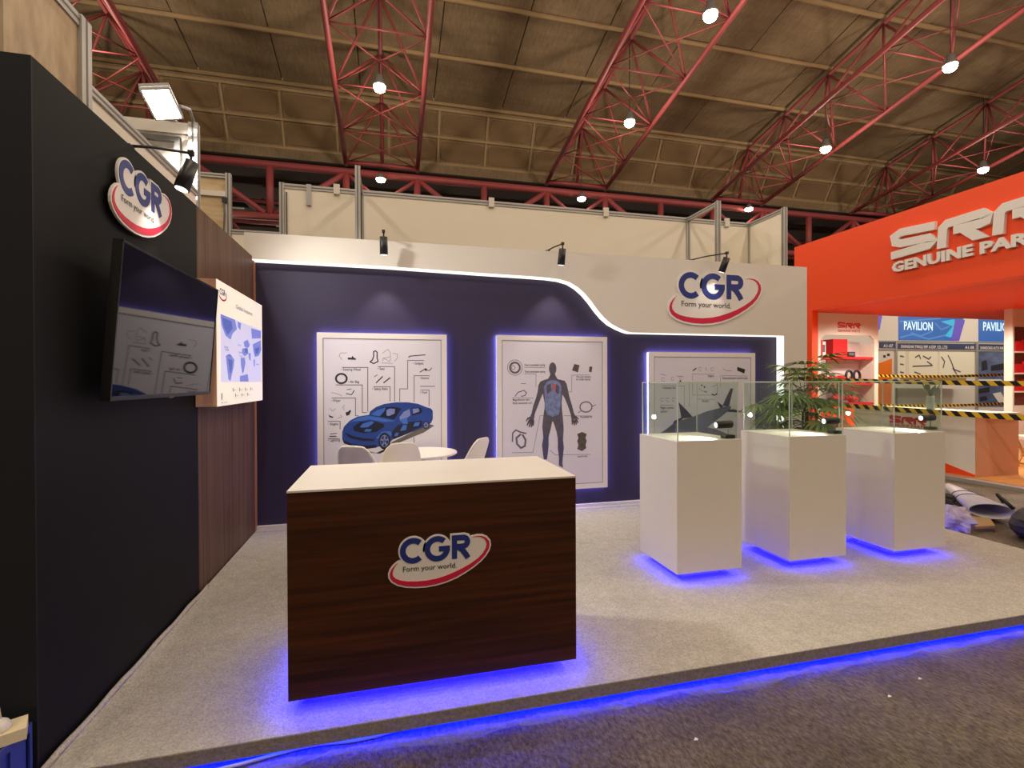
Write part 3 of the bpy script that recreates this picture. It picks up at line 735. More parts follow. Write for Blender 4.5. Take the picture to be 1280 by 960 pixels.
tt.flat([(4.01, 1.49), (4.03, 1.49), (4.03, 1.54), (4.01, 1.54)], g, 0.002); put_text(tt, 'cgr sites', g, 4.0, 1.465, 4.15, 0.012, 0.002)
tag(tt.build('printed_text', m_navyink, mp), kind='stuff')
sl = MB(); put_text(sl, 'CGR', g, 3.99, 2.265, 4.12, 0.045, 0.002, bold=0.02); tag(sl.build('small_letters', m_navyink, mp), kind='stuff')
ss = MB().stroke(arc((4.06, 2.268), 0.085, 0.04, 200, 400, 14), 0.012, g, 0.002, 0.002); ss.build('small_swoosh', m_redink, mp)

# ------------------------------------------------------------------ three backlit posters
def poster(x0, x1, z0, z1, label):
    t = thing('poster_frame', label, 'poster', ((x0 + x1) / 2, 5.58, z0), 'backlit white posters on the navy wall')
    b = 0.058
    MB().box(x0, x1, 5.505, 5.540, z0, z1).build('box_body', m_frame, t)
    fr = MB(); g = FY(5.505)
    fr.prism([(x0, z1 - b), (x1, z1 - b), (x1, z1), (x0, z1)], g, 0, 0.008).prism([(x0, z0), (x1, z0), (x1, z0 + b), (x0, z0 + b)], g, 0, 0.008)
    fr.prism([(x0, z0 + b), (x0 + b, z0 + b), (x0 + b, z1 - b), (x0, z1 - b)], g, 0, 0.008).prism([(x1 - b, z0 + b), (x1, z0 + b), (x1, z1 - b), (x1 - b, z1 - b)], g, 0, 0.008)
    fr.build('frame_border', m_frame, t)
    gr = MB(); e = 0.009; i0 = b
    gr.prism([(x0 + i0, z1 - i0 - e), (x1 - i0, z1 - i0 - e), (x1 - i0, z1 - i0), (x0 + i0, z1 - i0)], g, 0, 0.0035).prism([(x0 + i0, z0 + i0), (x1 - i0, z0 + i0), (x1 - i0, z0 + i0 + e), (x0 + i0, z0 + i0 + e)], g, 0, 0.0035)
    gr.prism([(x0 + i0, z0 + i0 + e), (x0 + i0 + e, z0 + i0 + e), (x0 + i0 + e, z1 - i0 - e), (x0 + i0, z1 - i0 - e)], g, 0, 0.0035).prism([(x1 - i0 - e, z0 + i0 + e), (x1 - i0, z0 + i0 + e), (x1 - i0, z1 - i0 - e), (x1 - i0 - e, z1 - i0 - e)], g, 0, 0.0035)
    gr.build('inner_groove', m_light_ink, t)
    MB().prism([(x0 + b + e, z0 + b + e), (x1 - b - e, z0 + b + e), (x1 - b - e, z1 - b - e), (x0 + b + e, z1 - b - e)], g, 0, 0.003).build('print', m_print, t)
    h = 0.006
    MB().box(x0 + h, x0 + h + .012, 5.541, 5.570, z0 + h, z1 - h).box(x1 - h - .012, x1 - h, 5.541, 5.570, z0 + h, z1 - h).box(x0 + h, x1 - h, 5.541, 5.570, z1 - h - .012, z1 - h).box(x0 + h, x1 - h, 5.541, 5.570, z0 + h, z0 + h + .012).build('halo_strip', m_halo, t)
    MB().box(x0 + 0.1, x1 - 0.1, 5.541, 5.5795, z0 + 0.1, z1 - 0.1).build('mount', m_blk, t)
    return t
PF = FY(5.505)
D0 = 0.0036
def lines(mb, P, w, d=D0, mi=0): return mb.stroke(P, w, PF, d, d, mi)
m_cb = mat('print_car_blue', C(30, 62, 140), 0.5); m_cb2 = mat('print_car_light', C(58, 104, 190), 0.5); m_cb3 = mat('print_car_dark', C(20, 22, 48), 0.5); m_cb4 = mat('print_car_pale', C(120, 130, 190), 0.5); m_shad = mat('print_soft_grey', C(104, 96, 92), 0.6)
# the car poster
pa = poster(-0.747, 0.612, 0.33, 2.14, 'poster of a blue car, behind the white table')
cp = MB(); CARPX = None
cp.flat([(-0.2786,0.8918),(-0.1546,0.8472),(-0.071,0.8569),(0.01378,0.9625),(0.4127,1.148),(0.4729,1.13),(0.3576,1.056),(0.05601,0.9392),(-0.113,0.839),(-0.2479,0.8584)], PF, D0, 3)
cp.flat([(-0.4996,1.086),(-0.4811,1.144),(-0.4199,1.207),(-0.3382,1.247),(-0.2249,1.263),(-0.2144,1.299),(-0.1519,1.346),(-0.06818,1.377),(0.05842,1.394),(0.1864,1.392),(0.2941,1.374),(0.3808,1.337),(0.4354,1.32),(0.455,1.292),(0.4546,1.203),(0.4346,1.159),(0.3962,1.132),(0.3143,1.096),(0.0139,0.9842),(-0.01798,0.9418),(-0.1125,0.918),(-0.2786,0.8972),(-0.391,0.9334),(-0.4821,0.9686),(-0.5,1.012)], PF, D0 + .0004, 0)
cp.flat([(-0.2146,1.263),(-0.1521,1.314),(-0.06836,1.342),(0.03698,1.345),(0.1165,1.325),(0.08972,1.287),(0.03624,1.207),(-0.06897,1.231),(-0.1836,1.255)], PF, D0 + .0008, 2)
cp.flat([(-0.2084,1.265),(-0.1458,1.311),(-0.05265,1.339),(-0.06335,1.301),(-0.116,1.244),(-0.1732,1.256)], PF, D0 + .0012, 1)
cp.flat([(-0.04229,1.312),(-0.005368,1.327),(0.04744,1.321),(0.04188,1.272),(-0.01634,1.246),(-0.04261,1.252)], PF, D0 + .0012, 4)
cp.flat([(0.09475,1.233),(0.143,1.292),(0.2021,1.318),(0.2125,1.247),(0.164,1.215),(0.09983,1.189)], PF, D0 + .0008, 4)
cp.flat([(0.2269,1.329),(0.3155,1.333),(0.3457,1.294),(0.3261,1.27),(0.2307,1.243)], PF, D0 + .0008, 2)
cp.flat([(0.2344,1.32),(0.2992,1.324),(0.3099,1.289),(0.2395,1.265)], PF, D0 + .0012, 4)
cp.flat([(-0.3898,1.136),(-0.318,1.188),(-0.1839,1.198),(-0.06935,1.16),(-0.06953,1.128),(-0.1534,1.076),(-0.2879,1.067),(-0.3799,1.096)], PF, D0 + .0008, 2)
cp.flat([(-0.3204,1.137),(-0.2873,1.171),(-0.1943,1.196),(-0.1715,1.179),(-0.236,1.13),(-0.306,1.128)], PF, D0 + .0012, 1)
cp.flat([(-0.42,1.191),(-0.3331,1.233),(-0.2353,1.253),(-0.1108,1.229),(0.05734,1.19),(-0.06924,1.182),(-0.2149,1.213),(-0.3384,1.199)], PF, D0 + .0008, 1)
cp.flat([(-0.4784,1.08),(-0.3904,1.04),(-0.2882,1.013),(-0.1746,1.001),(-0.1536,1.033),(-0.1747,0.9796),(-0.2884,0.9834),(-0.421,1.018)], PF, D0 + .0008, 2)
cp.flat([(-0.498,1.001),(-0.3909,0.9548),(-0.2784,0.9337),(-0.1542,0.9357),(-0.1439,0.9073),(-0.2786,0.895),(-0.391,0.9281),(-0.4821,0.9643)], PF, D0 + .0008, 2)
cp.flat([(0.01437,1.071),(0.07834,1.146),(0.2067,1.176),(0.3365,1.189),(0.3362,1.123),(0.03511,0.9944),(0.008853,1.028)], PF, D0 + .0008, 2)
for P in ([(0.09926,1.08),(0.1316,1.144),(0.1744,1.143),(0.1634,1.089)], [(0.2388,1.125),(0.2606,1.169),(0.3147,1.173),(0.2982,1.129)], [(0.03528,1.027),(0.05667,1.065),(0.0885,1.058),(0.07239,1.026)], [(-0.2775,1.085),(-0.2568,1.111),(-0.1948,1.108),(-0.2156,1.08)], [(0.09992,1.205),(0.1748,1.226),(0.1851,1.154),(0.1316,1.155)]): cp.flat(P, PF, D0 + .0012, 1)
cp.flat([(-0.1537,1.011),(-0.09074,1.08),(-0.006682,1.083),(0.02476,1.038),(-0.006975,1.028),(-0.06994,1.052),(-0.1225,0.9995)], PF, D0 + .0008, 1)
wc = [(-0.06511,0.976),(-0.001993,0.9739),(-0.06461,1.068),(0.3798,1.138),(0.417,1.137),(0.38,1.182)]
for k, c in enumerate((wc[0], wc[3])):
    rx = wc[1 + 3 * k][0] - c[0]; ry = wc[2 + 3 * k][1] - c[1]
    cp.ell(c, rx, ry, PF, D0, D0 + .0014, 2); cp.ell(c, rx * .68, ry * .72, PF, D0, D0 + .0018, 4); cp.ell(c, rx * .6, ry * .64, PF, D0, D0 + .002, 2)
    for a in range(5):
        aa = 2 * pi * a / 5 + .3
        cp.stroke([c, (c[0] + rx * .66 * cos(aa), c[1] + ry * .7 * sin(aa))], 0.018, PF, D0 + .0024, D0 + .0024, 4)
cp.build('car_picture', [m_cb, m_cb2, m_cb3, m_shad, m_cb4], pa)
cl = MB()
for P in ([(-0.4978,1.772),(-0.2347,1.772),(-0.2374,1.296)], [(-0.5624,1.587),(-0.2928,1.585),(-0.2945,1.289),(-0.2423,1.288)], [(-0.6028,1.448),(-0.3632,1.446),(-0.3643,1.256),(-0.332,1.255)], [(-0.6437,1.203),(-0.5202,1.2),(-0.5207,1.116)],
          [(-0.6448,1.02),(-0.5245,1.016)], [(-0.1329,1.781),(0.04653,1.782),(0.04451,1.403)], [(-0.1786,1.564),(-0.00312,1.563),(-0.003979,1.403)], [(0.3646,1.852),(0.1851,1.851),(0.1835,1.539),(0.099,1.54),(0.09826,1.402)],
          [(0.4243,1.683),(0.254,1.683),(0.2525,1.391)], [(0.32,1.524),(0.4148,1.524),(0.4139,1.345)], [(0.2488,1.008),(0.2484,0.9213)]): lines(cl, P, 0.0075)
tag(cl.build('callout_lines', m_grey_ink, pa), kind='stuff')
ct = MB()
for t, P in (('• Steering Wheel', [(-0.5043,1.738),(-0.3082,1.742)]), ('• Air Bag', [(-0.4348,1.607),(-0.3235,1.609)]), ('• Wiper', [(-0.6078,1.408),(-0.5126,1.409)]), ('• Engine', [(-0.6376,1.161),(-0.5364,1.161)]),
             ('• Lighting', [(-0.645,0.9895),(-0.5214,0.9888)]), ('• Seat', [(-0.1348,1.747),(-0.05869,1.749)]), ('• Safety Belts', [(-0.1902,1.529),(-0.02829,1.531)]), ('• Gadgets', [(0.241,1.807),(0.3558,1.81)]),
             ('• Exterior', [(0.3137,1.645),(0.4189,1.648)]), ('• Fuel', [(0.3163,1.486),(0.3921,1.489)])):
    put_text(ct, t, PF, P[0][0], P[0][1], P[1][0], 0.026, D0, bold=.015)
tag(ct.build('caption_text', m_dark_ink, pa), kind='stuff')
ic = MB()
c = [(-0.5048,1.654),(-0.4505,1.654)]
ic.stroke(arc(c[0], c[1][0] - c[0][0], (c[1][0] - c[0][0]) * .92, 0, 360, 24), 0.020, PF, D0, D0)
for P in ([(-0.438,1.879),(-0.4011,1.876),(-0.3929,1.897),(-0.3721,1.873),(-0.356,1.87),(-0.3561,1.853),(-0.4381,1.856)], [(-0.4654,1.292),(-0.4365,1.303),(-0.4203,1.32),(-0.4075,1.309),(-0.4271,1.266),(-0.456,1.256)], [(-0.6354,1.278),(-0.6197,1.261),(-0.5834,1.249),(-0.5962,1.239),(-0.6277,1.247)], [(0.3607,1.753),(0.378,1.769),(0.3987,1.751),(0.3796,1.734)]): ic.flat(P, PF, D0)
for P, w in (([(-0.1504,1.605),(-0.07898,1.677)], .012), ([(-0.07274,1.605),(-0.0009155,1.663)], .012), ([(0.1938,1.881),(0.2108,1.898),(0.3787,1.914)], .010), ([(0.3158,1.721),(0.3331,1.732),(0.3641,1.753)], .010), ([(0.39,1.742),(0.4246,1.742),(0.4473,1.771)], .008), ([(0.3168,1.566),(0.481,1.565)], .007), ([(-0.6289,1.044),(-0.5577,1.042)], .010), ([(-0.6209,1.069),(-0.5528,1.074)], .008), ([(-0.4594,1.494),(-0.4033,1.481),(-0.3741,1.527)], .009), ([(-0.4512,1.536),(-0.403,1.541)], .007), ([(-0.1714,1.67),(-0.1334,1.696)], .006)): lines(ic, P, w)
ic.stroke([(-0.1732,1.943),(-0.1534,1.952),(-0.137,1.935),(-0.1374,1.875),(-0.1277,1.837),(-0.1739,1.815),(-0.2099,1.832),(-0.1868,1.854),(-0.1735,1.892)], 0.012, PF, D0, D0, 0, True)
tag(ic.build('part_icons', m_dark_ink, pa), kind='stuff')
ip = MB()
for P in ([(-0.4489,1.927),(-0.5096,1.926),(-0.5257,1.897),(-0.4973,1.856)], [(-0.6104,1.507),(-0.5551,1.495),(-0.4995,1.472)], [(-0.09142,1.824),(0.02496,1.816)], [(-0.08259,1.927),(-0.02426,1.97),(0.0005526,1.936),(0.0002756,1.885),(-0.07459,1.875),(-0.07974,1.841)], [(0.02556,1.928),(0.07578,1.92),(0.07555,1.877),(0.04181,1.838)], [(-0.07459,1.875),(-0.008312,1.838),(0.008574,1.876)], [(-0.5003,1.335),(-0.4761,1.376),(-0.4844,1.317)], [(-0.5166,1.268),(-0.5008,1.247),(-0.5487,1.231)], [(-0.6271,1.345),(-0.5957,1.311),(-0.5639,1.336)]): lines(ip, P, 0.006)
tag(ip.build('line_drawings', m_light_ink, pa), kind='stuff')

# the anatomy poster
pb = poster(1.184, 2.548, 0.33, 2.148, 'poster of a standing human figure, right of the counter')
m_b1 = mat('print_body_grey', C(92, 86, 98), 0.55, var=0.5, scale=(14, 14, 14), col2=C(60, 56, 78)); m_b2 = mat('print_torso_blue', C(126, 142, 190), 0.55, var=0.6, scale=(22, 22, 22), col2=C(92, 86, 110)); m_b3 = mat('print_heart', C(196, 84, 76), 0.55); m_b4 = mat('print_leg_blue', C(74, 72, 104), 0.55)
hb = MB()
hb.flat([(1.826,1.69),(1.797,1.646),(1.739,1.628),(1.702,1.612),(1.679,1.569),(1.669,1.491),(1.646,1.413),(1.616,1.336),(1.591,1.228),(1.627,1.218),(1.665,1.312),(1.706,1.413),(1.734,1.472),(1.74,1.428),(1.755,1.365),(1.754,1.303),(1.738,1.209),(1.724,1.084),(1.737,0.9591),(1.72,0.8659),(1.731,0.7716),(1.741,0.6993),(1.78,0.6976),(1.793,0.7692),(1.802,0.863),(1.802,0.957),(1.831,1.066),(1.849,1.147),(1.864,1.128),(1.901,1.017),(1.918,0.9219),(1.914,0.8275),(1.929,0.7323),(1.928,0.6188),(1.981,0.5911),(1.972,0.6516),(1.975,0.7147),(1.992,0.8246),(1.981,0.9198),(1.99,1.046),(1.98,1.188),(1.969,1.283),(1.964,1.362),(1.975,1.457),(2.003,1.417),(2.044,1.321),(2.083,1.211),(2.121,1.227),(2.095,1.329),(2.065,1.424),(2.04,1.535),(2.029,1.583),(2.005,1.621),(1.915,1.641),(1.887,1.69)], PF, D0, 0)
hd = [(1.855,1.764),(1.901,1.764),(1.855,1.838)]
hb.ell(hd[0], hd[1][0] - hd[0][0], hd[2][1] - hd[0][1], PF, D0 + .0003, D0 + .0003, 0)
for P in ([(1.828,1.74),(1.881,1.74),(1.889,1.674),(1.82,1.675)], [(1.588,1.234),(1.632,1.221),(1.619,1.157),(1.567,1.163)], [(2.079,1.218),(2.125,1.23),(2.148,1.169),(2.091,1.148)]): hb.flat(P, PF, D0 + .0005, 0)
for P in ([(1.583,1.197),(1.548,1.182),(1.528,1.152)], [(1.573,1.169),(1.551,1.128),(1.538,1.102)], [(1.59,1.163),(1.573,1.112),(1.563,1.082)], [(1.604,1.162),(1.596,1.111),(1.589,1.079)], [(1.615,1.165),(1.615,1.118),(1.609,1.094)],
          [(2.128,1.195),(2.158,1.181),(2.179,1.159)], [(2.098,1.157),(2.101,1.122),(2.094,1.097)], [(2.114,1.154),(2.124,1.114),(2.124,1.087)], [(2.128,1.156),(2.145,1.121),(2.151,1.096)], [(2.141,1.166),(2.162,1.137),(2.172,1.117)]): hb.stroke(P, [.024, .02, .012], PF, D0 + .0006, D0 + .0006, 0)
hb.flat([(1.777,1.603),(1.829,1.627),(1.887,1.627),(1.939,1.602),(1.965,1.548),(1.955,1.441),(1.947,1.299),(1.927,1.221),(1.853,1.197),(1.782,1.224),(1.762,1.302),(1.756,1.443),(1.747,1.55)], PF, D0 + .0008, 1)
hb.flat([(1.777,1.56),(1.829,1.591),(1.837,1.505),(1.783,1.459)], PF, D0 + .0011, 0); hb.flat([(1.895,1.583),(1.937,1.555),(1.928,1.46),(1.887,1.489)], PF, D0 + .0011, 0)
hb.flat([(1.849,1.583),(1.882,1.586),(1.892,1.505),(1.862,1.521)], PF, D0 + .0014, 2)
hb.flat([(1.738,0.9825),(1.801,0.9806),(1.797,0.8318),(1.78,0.7008),(1.744,0.7023),(1.725,0.8657)], PF, D0 + .0008, 3); hb.flat([(1.913,0.9535),(1.979,0.9514),(1.989,0.8247),(1.972,0.6516),(1.935,0.6217),(1.919,0.8273)], PF, D0 + .0008, 3)
hb.build('figure_picture', [m_b1, m_b2, m_b3, m_b4], pb)
hl = MB()
for P in ([(1.508,1.779),(1.764,1.776)], [(1.508,1.704),(1.65,1.701),(1.649,1.553)], [(1.36,1.428),(1.616,1.42)], [(2.317,1.69),(2.093,1.687),(2.092,1.49),(2.045,1.491)], [(1.994,1.207),(2.35,1.196)], [(1.738,1.217),(1.697,1.213),(1.611,0.7888),(1.358,0.7925)], [(1.818,0.8075),(1.884,0.7467),(2.331,0.7353)]): lines(hl, P, 0.007)
tag(hl.build('callout_lines', m_light_ink, pb), kind='stuff')
ht = MB()
for t, P in (('Neuro pacemaker spring', [(1.512,1.796),(1.761,1.795)]), ('Trans pacemaker spring', [(1.511,1.718),(1.764,1.715)]), ('Magnification wire', [(1.37,1.392),(1.571,1.386)]), ('Brain aneurysm coil', [(1.37,1.354),(1.597,1.349)]), ('Pins and contacts', [(2.155,1.657),(2.337,1.654)]), ('for cardiac devices', [(2.15,1.626),(2.33,1.624)]), ('Pacemaker lid', [(2.199,1.176),(2.349,1.171)]), ('Lasermesh', [(2.16,0.707),(2.29,0.7017)])): put_text(ht, t, PF, P[0][0], P[0][1], P[1][0], 0.024, D0, bold=.015)
tag(ht.build('caption_text', m_dark_ink, pb), kind='stuff')
hi = MB()
c = [(1.397,1.775),(1.486,1.775),(1.457,1.775)]
r = c[1][0] - c[0][0]
hi.stroke(arc(c[0], r, r, 0, 360, 28), 0.006, PF, D0, D0); hi.stroke(arc(c[0], r * .66, r * .66, 0, 360, 24), 0.022, PF, D0, D0); hi.stroke(arc((c[0][0] - .02, c[0][1]), r * .25, r * .25, 0, 360, 14), 0.006, PF, D0, D0)
for P, w in (([(1.396,1.443),(1.432,1.489),(1.504,1.511),(1.535,1.483),(1.516,1.451),(1.468,1.442)], .010), ([(1.468,1.59),(1.528,1.59)], .006), ([(1.363,0.917),(1.368,1.021),(1.406,1.054),(1.454,1.03),(1.531,1.009)], .016), ([(1.466,1.006),(1.411,0.9616),(1.418,0.892),(1.465,0.8439),(1.513,0.8654),(1.521,0.9349),(1.483,1.001)], .022), ([(2.17,1.236),(2.222,1.266)], .008), ([(2.35,1.312),(2.402,1.33)], .008)): lines(hi, P, w)
c = [(2.273,1.306),(2.35,1.304)]; r = c[1][0] - c[0][0]
hi.stroke(arc(c[0], r, r * .8, 0, 360, 20), 0.014, PF, D0, D0)
tag(hi.build('line_drawings', m_grey_ink, pb), kind='stuff')
hk = MB()
for P in ([(2.127,1.82),(2.193,1.806),(2.172,1.72),(2.096,1.744)], [(2.321,1.792),(2.357,1.787),(2.346,1.72),(2.31,1.73)], [(2.159,0.9856),(2.221,1.008),(2.282,0.9819),(2.266,0.9344),(2.282,0.898),(2.266,0.8505),(2.276,0.8142),(2.22,0.778),(2.159,0.8066),(2.174,0.8538),(2.159,0.902),(2.175,0.9373)]): hk.flat(P, PF, D0)
tag(hk.build('part_icons', mat('print_bronze', C(92, 82, 74), 0.6, var=0.6, scale=(30, 30, 30), col2=C(50, 44, 42)), pb), kind='stuff')

# the aircraft poster
pc = poster(3.118, 4.650, 0.33, 1.975, 'poster of a grey aircraft, behind the glass showcases')
m_a1 = mat('print_jet_grey', C(112, 114, 134), 0.55, var=0.4, scale=(6, 6, 10), col2=C(84, 86, 106)); m_a2 = mat('print_jet_dark', C(74, 72, 92), 0.55)
pj = MB()
pj.flat([(3.913,1.023),(4.06,0.9906),(4.238,0.9236),(4.298,0.8699),(3.854,0.8584),(3.768,0.963)], PF, D0, 0)
pj.flat([(3.203,0.9295),(3.286,0.9769),(3.384,1.037),(3.469,1.097),(3.711,1.155),(3.943,1.227),(4.09,1.256),(4.238,1.292),(4.286,1.279),(4.276,1.247),(4.149,1.158),(4.03,1.084),(3.928,1.01),(3.84,0.9354),(3.653,0.8144),(3.286,0.8021)], PF, D0 + .0004, 0)
pj.flat([(3.519,1.348),(3.625,1.252),(3.719,1.157),(3.653,1.144),(3.561,1.139)], PF, D0 + .0008, 1)
pj.flat([(3.438,1.073),(3.454,1.11),(3.568,1.156),(3.582,1.133),(3.483,1.078)], PF, D0 + .0008, 1)
pj.flat([(4.156,1.287),(4.216,1.403),(4.276,1.51),(4.317,1.513),(4.256,1.286)], PF, D0 + .0008, 1)
pj.flat([(4.075,1.347),(4.167,1.29),(4.149,1.262),(4.122,1.262)], PF, D0 + .0010, 1)
pj.flat([(4.238,1.237),(4.313,1.243),(4.449,1.215),(4.446,1.202),(4.374,1.201),(4.231,1.211)], PF, D0 + .0010, 1)
pj.flat([(3.314,0.9761),(3.384,1.024),(3.468,1.072),(3.468,0.9717)], PF, D0 + .0009, 1)
pj.build('aircraft_picture', [m_a1, m_a2], pc)
al_ = MB()
for P in ([(3.72,1.619),(3.72,1.703),(4.04,1.698)], [(4.128,1.535),(4.128,1.679),(4.535,1.674)], [(3.28,1.558),(3.602,1.548),(3.601,1.284)], [(3.72,1.584),(3.719,1.433),(4.08,1.429),(4.08,1.582)], [(3.266,1.312),(3.445,1.305)], [(3.799,1.38),(4.039,1.373)], [(3.674,1.584),(3.673,1.283)]): lines(al_, P, 0.006)
tag(al_.build('callout_lines', m_light_ink, pc), kind='stuff')
at = MB()
for t, P in (('• Hydraulic line', [(3.286,1.515),(3.478,1.512)]), ('Engine', [(3.946,1.663),(4.033,1.661)]), ('Entertainment control unit', [(4.162,1.633),(4.535,1.629)]), ('Seat', [(3.885,1.464),(3.932,1.464)]), ('Brakes', [(3.858,1.343),(3.952,1.34)]), ('Flight control', [(3.269,1.264),(3.452,1.259)]), ('system', [(3.268,1.221),(3.362,1.218)])): put_text(at, t, PF, P[0][0], P[0][1], P[1][0], 0.028, D0, bold=.015)
tag(at.build('caption_text', m_dark_ink, pc), kind='stuff')
ai = MB()
for P in ([(4.379,1.793),(4.5,1.76),(4.486,1.705),(4.379,1.745)], [(3.717,1.742),(3.766,1.779),(3.779,1.77),(3.733,1.738)], [(3.53,1.606),(3.543,1.625),(3.565,1.606),(3.55,1.597)], [(3.839,1.56),(3.859,1.569),(3.865,1.548),(3.849,1.546)], [(3.879,1.542),(3.903,1.548),(3.903,1.522),(3.885,1.522)], [(3.999,1.454),(4.039,1.435),(4.08,1.459),(4.073,1.439),(4.033,1.418),(4.002,1.432)]): ai.flat(P, PF, D0)
tag(ai.build('part_icons', m_dark_ink, pc), kind='stuff')
aj = MB()
for cc in [(3.305,1.632),(3.44,1.643),(3.556,1.648),(3.292,1.38),(3.368,1.379),(3.452,1.378),(3.832,1.764),(4.006,1.759)]: aj.stroke(arc(cc, .022, .022, 20, 330, 12), .006, PF, D0, D0)
for P in ([(3.267,1.701),(3.344,1.683)], [(4.162,1.771),(4.216,1.742),(4.299,1.742)], [(3.919,1.788),(3.919,1.741)], [(3.999,1.536),(4.067,1.559)], [(3.812,1.514),(3.878,1.478)], [(3.498,1.672),(3.589,1.668)]): lines(aj, P, .008)
tag(aj.build('line_drawings', m_light_ink, pc), kind='stuff')

# ------------------------------------------------------------------ three glass showcases and the lamps inside
def showcase(x, y, label):
    s = 0.56; z0, z1, zt = 0.172, 1.165, 1.60
    t = thing('showcase', label, 'showcase', (x + s / 2, y + s / 2, PT), 'white glass-topped showcases')
    bd = MB()
    bd.box(x, x + s, y, y + s, z0, z1)
    bd.build('cabinet_body', m_white, t)
    MB().box(x + .12, x + s - .12, y + .12, y + s - .12, PT, z0).build('plinth', m_white, t)
    a, b = .02, .032
    MB().box(x + a, x + s - a, y + a, y + b, z0 - .008, z0 - .0005).box(x + a, x + s - a, y + s - b, y + s - a, z0 - .008, z0 - .0005).box(x + a, x + b, y + b, y + s - b, z0 - .008, z0 - .0005).box(x + s - b, x + s - a, y + b, y + s - b, z0 - .008, z0 - .0005).build('led_strip', m_led2, t)
    i = 0.018; h = 0.006; X0, X1, Y0, Y1 = x + i, x + s - i, y + i, y + s - i
    for k in ((X0, X1, Y0, Y0 + h), (X0, X1, Y1 - h, Y1), (X0, X0 + h, Y0 + h, Y1 - h), (X1 - h, X1, Y0 + h, Y1 - h)):
        MB().box(*k, z1 + 0.0005, zt).build('glass_pane', m_glass, t)
    MB().box(X0, X1, Y0, Y1, zt, zt + h).build('glass_lid', m_glass, t)
    ed = MB(); e = 0.0035
    for px, py in ((X0, Y0), (X1, Y0), (X0, Y1), (X1, Y1)): ed.box(px - e, px + e, py - e, py + e, z1, zt + h)
    ed.box(X0, X1, Y0 - e, Y0 + e, zt - .001, zt + h + .001).box(X0, X1, Y1 - e, Y1 + e, zt - .001, zt + h + .001).box(X0 - e, X0 + e, Y0, Y1, zt - .001, zt + h + .001).box(X1 - e, X1 + e, Y0, Y1, zt - .001, zt + h + .001)
    ed.build('glass_edge', m_edge, t)
    return t
def case_lamp(x, y, label):
    z = 1.166
    t = thing('display_lamp', label, 'lamp', (x, y, z), 'small black lamps inside the showcases')
    MB().box(x - .042, x + .042, y - .03, y + .03, z, z + .026).build('base', m_blk, t)
    MB().tube((x, y, z + .026), (x, y, z + .085), .005, 6).build('stem', m_alu, t)
    a = Vector((-1, 0.10, -0.04)).normalized(); c = Vector((x - .035, y, z + .108))
    MB().path([c - a * .065, c - a * .06, c + a * .06, c + a * .068], .03, 16, radii=[.026, .030, .030, .027]).build('head', m_blk, t)
    MB().path([c + a * .0685, c + a * .071], .020, 14).build('lens', m_spotface, t)
    spot_light('lamp_beam', c + a * .08 - Vector((x, y, z)), c + a * 1.08 + Vector((0.25, 0.2, -.55)) - Vector((x, y, z)), 9.0, (1, .95, .85), 130, .8, .02, t)
    return t
showcase(2.065, 3.25, 'nearest white showcase, in front of the aircraft poster')
showcase(3.085, 3.27, 'middle white showcase, in front of the palm')
showcase(4.110, 3.235, 'rightmost white showcase, in front of the black and yellow tape')
lp = [(2.565,3.32),(3.64,3.375),(4.746,3.409)]
for (x, y), lb in zip(lp, ('small black lamp in the nearest showcase', 'small black lamp in the middle showcase', 'small black lamp in the rightmost showcase')): case_lamp(x, max(y, 3.33), lb)

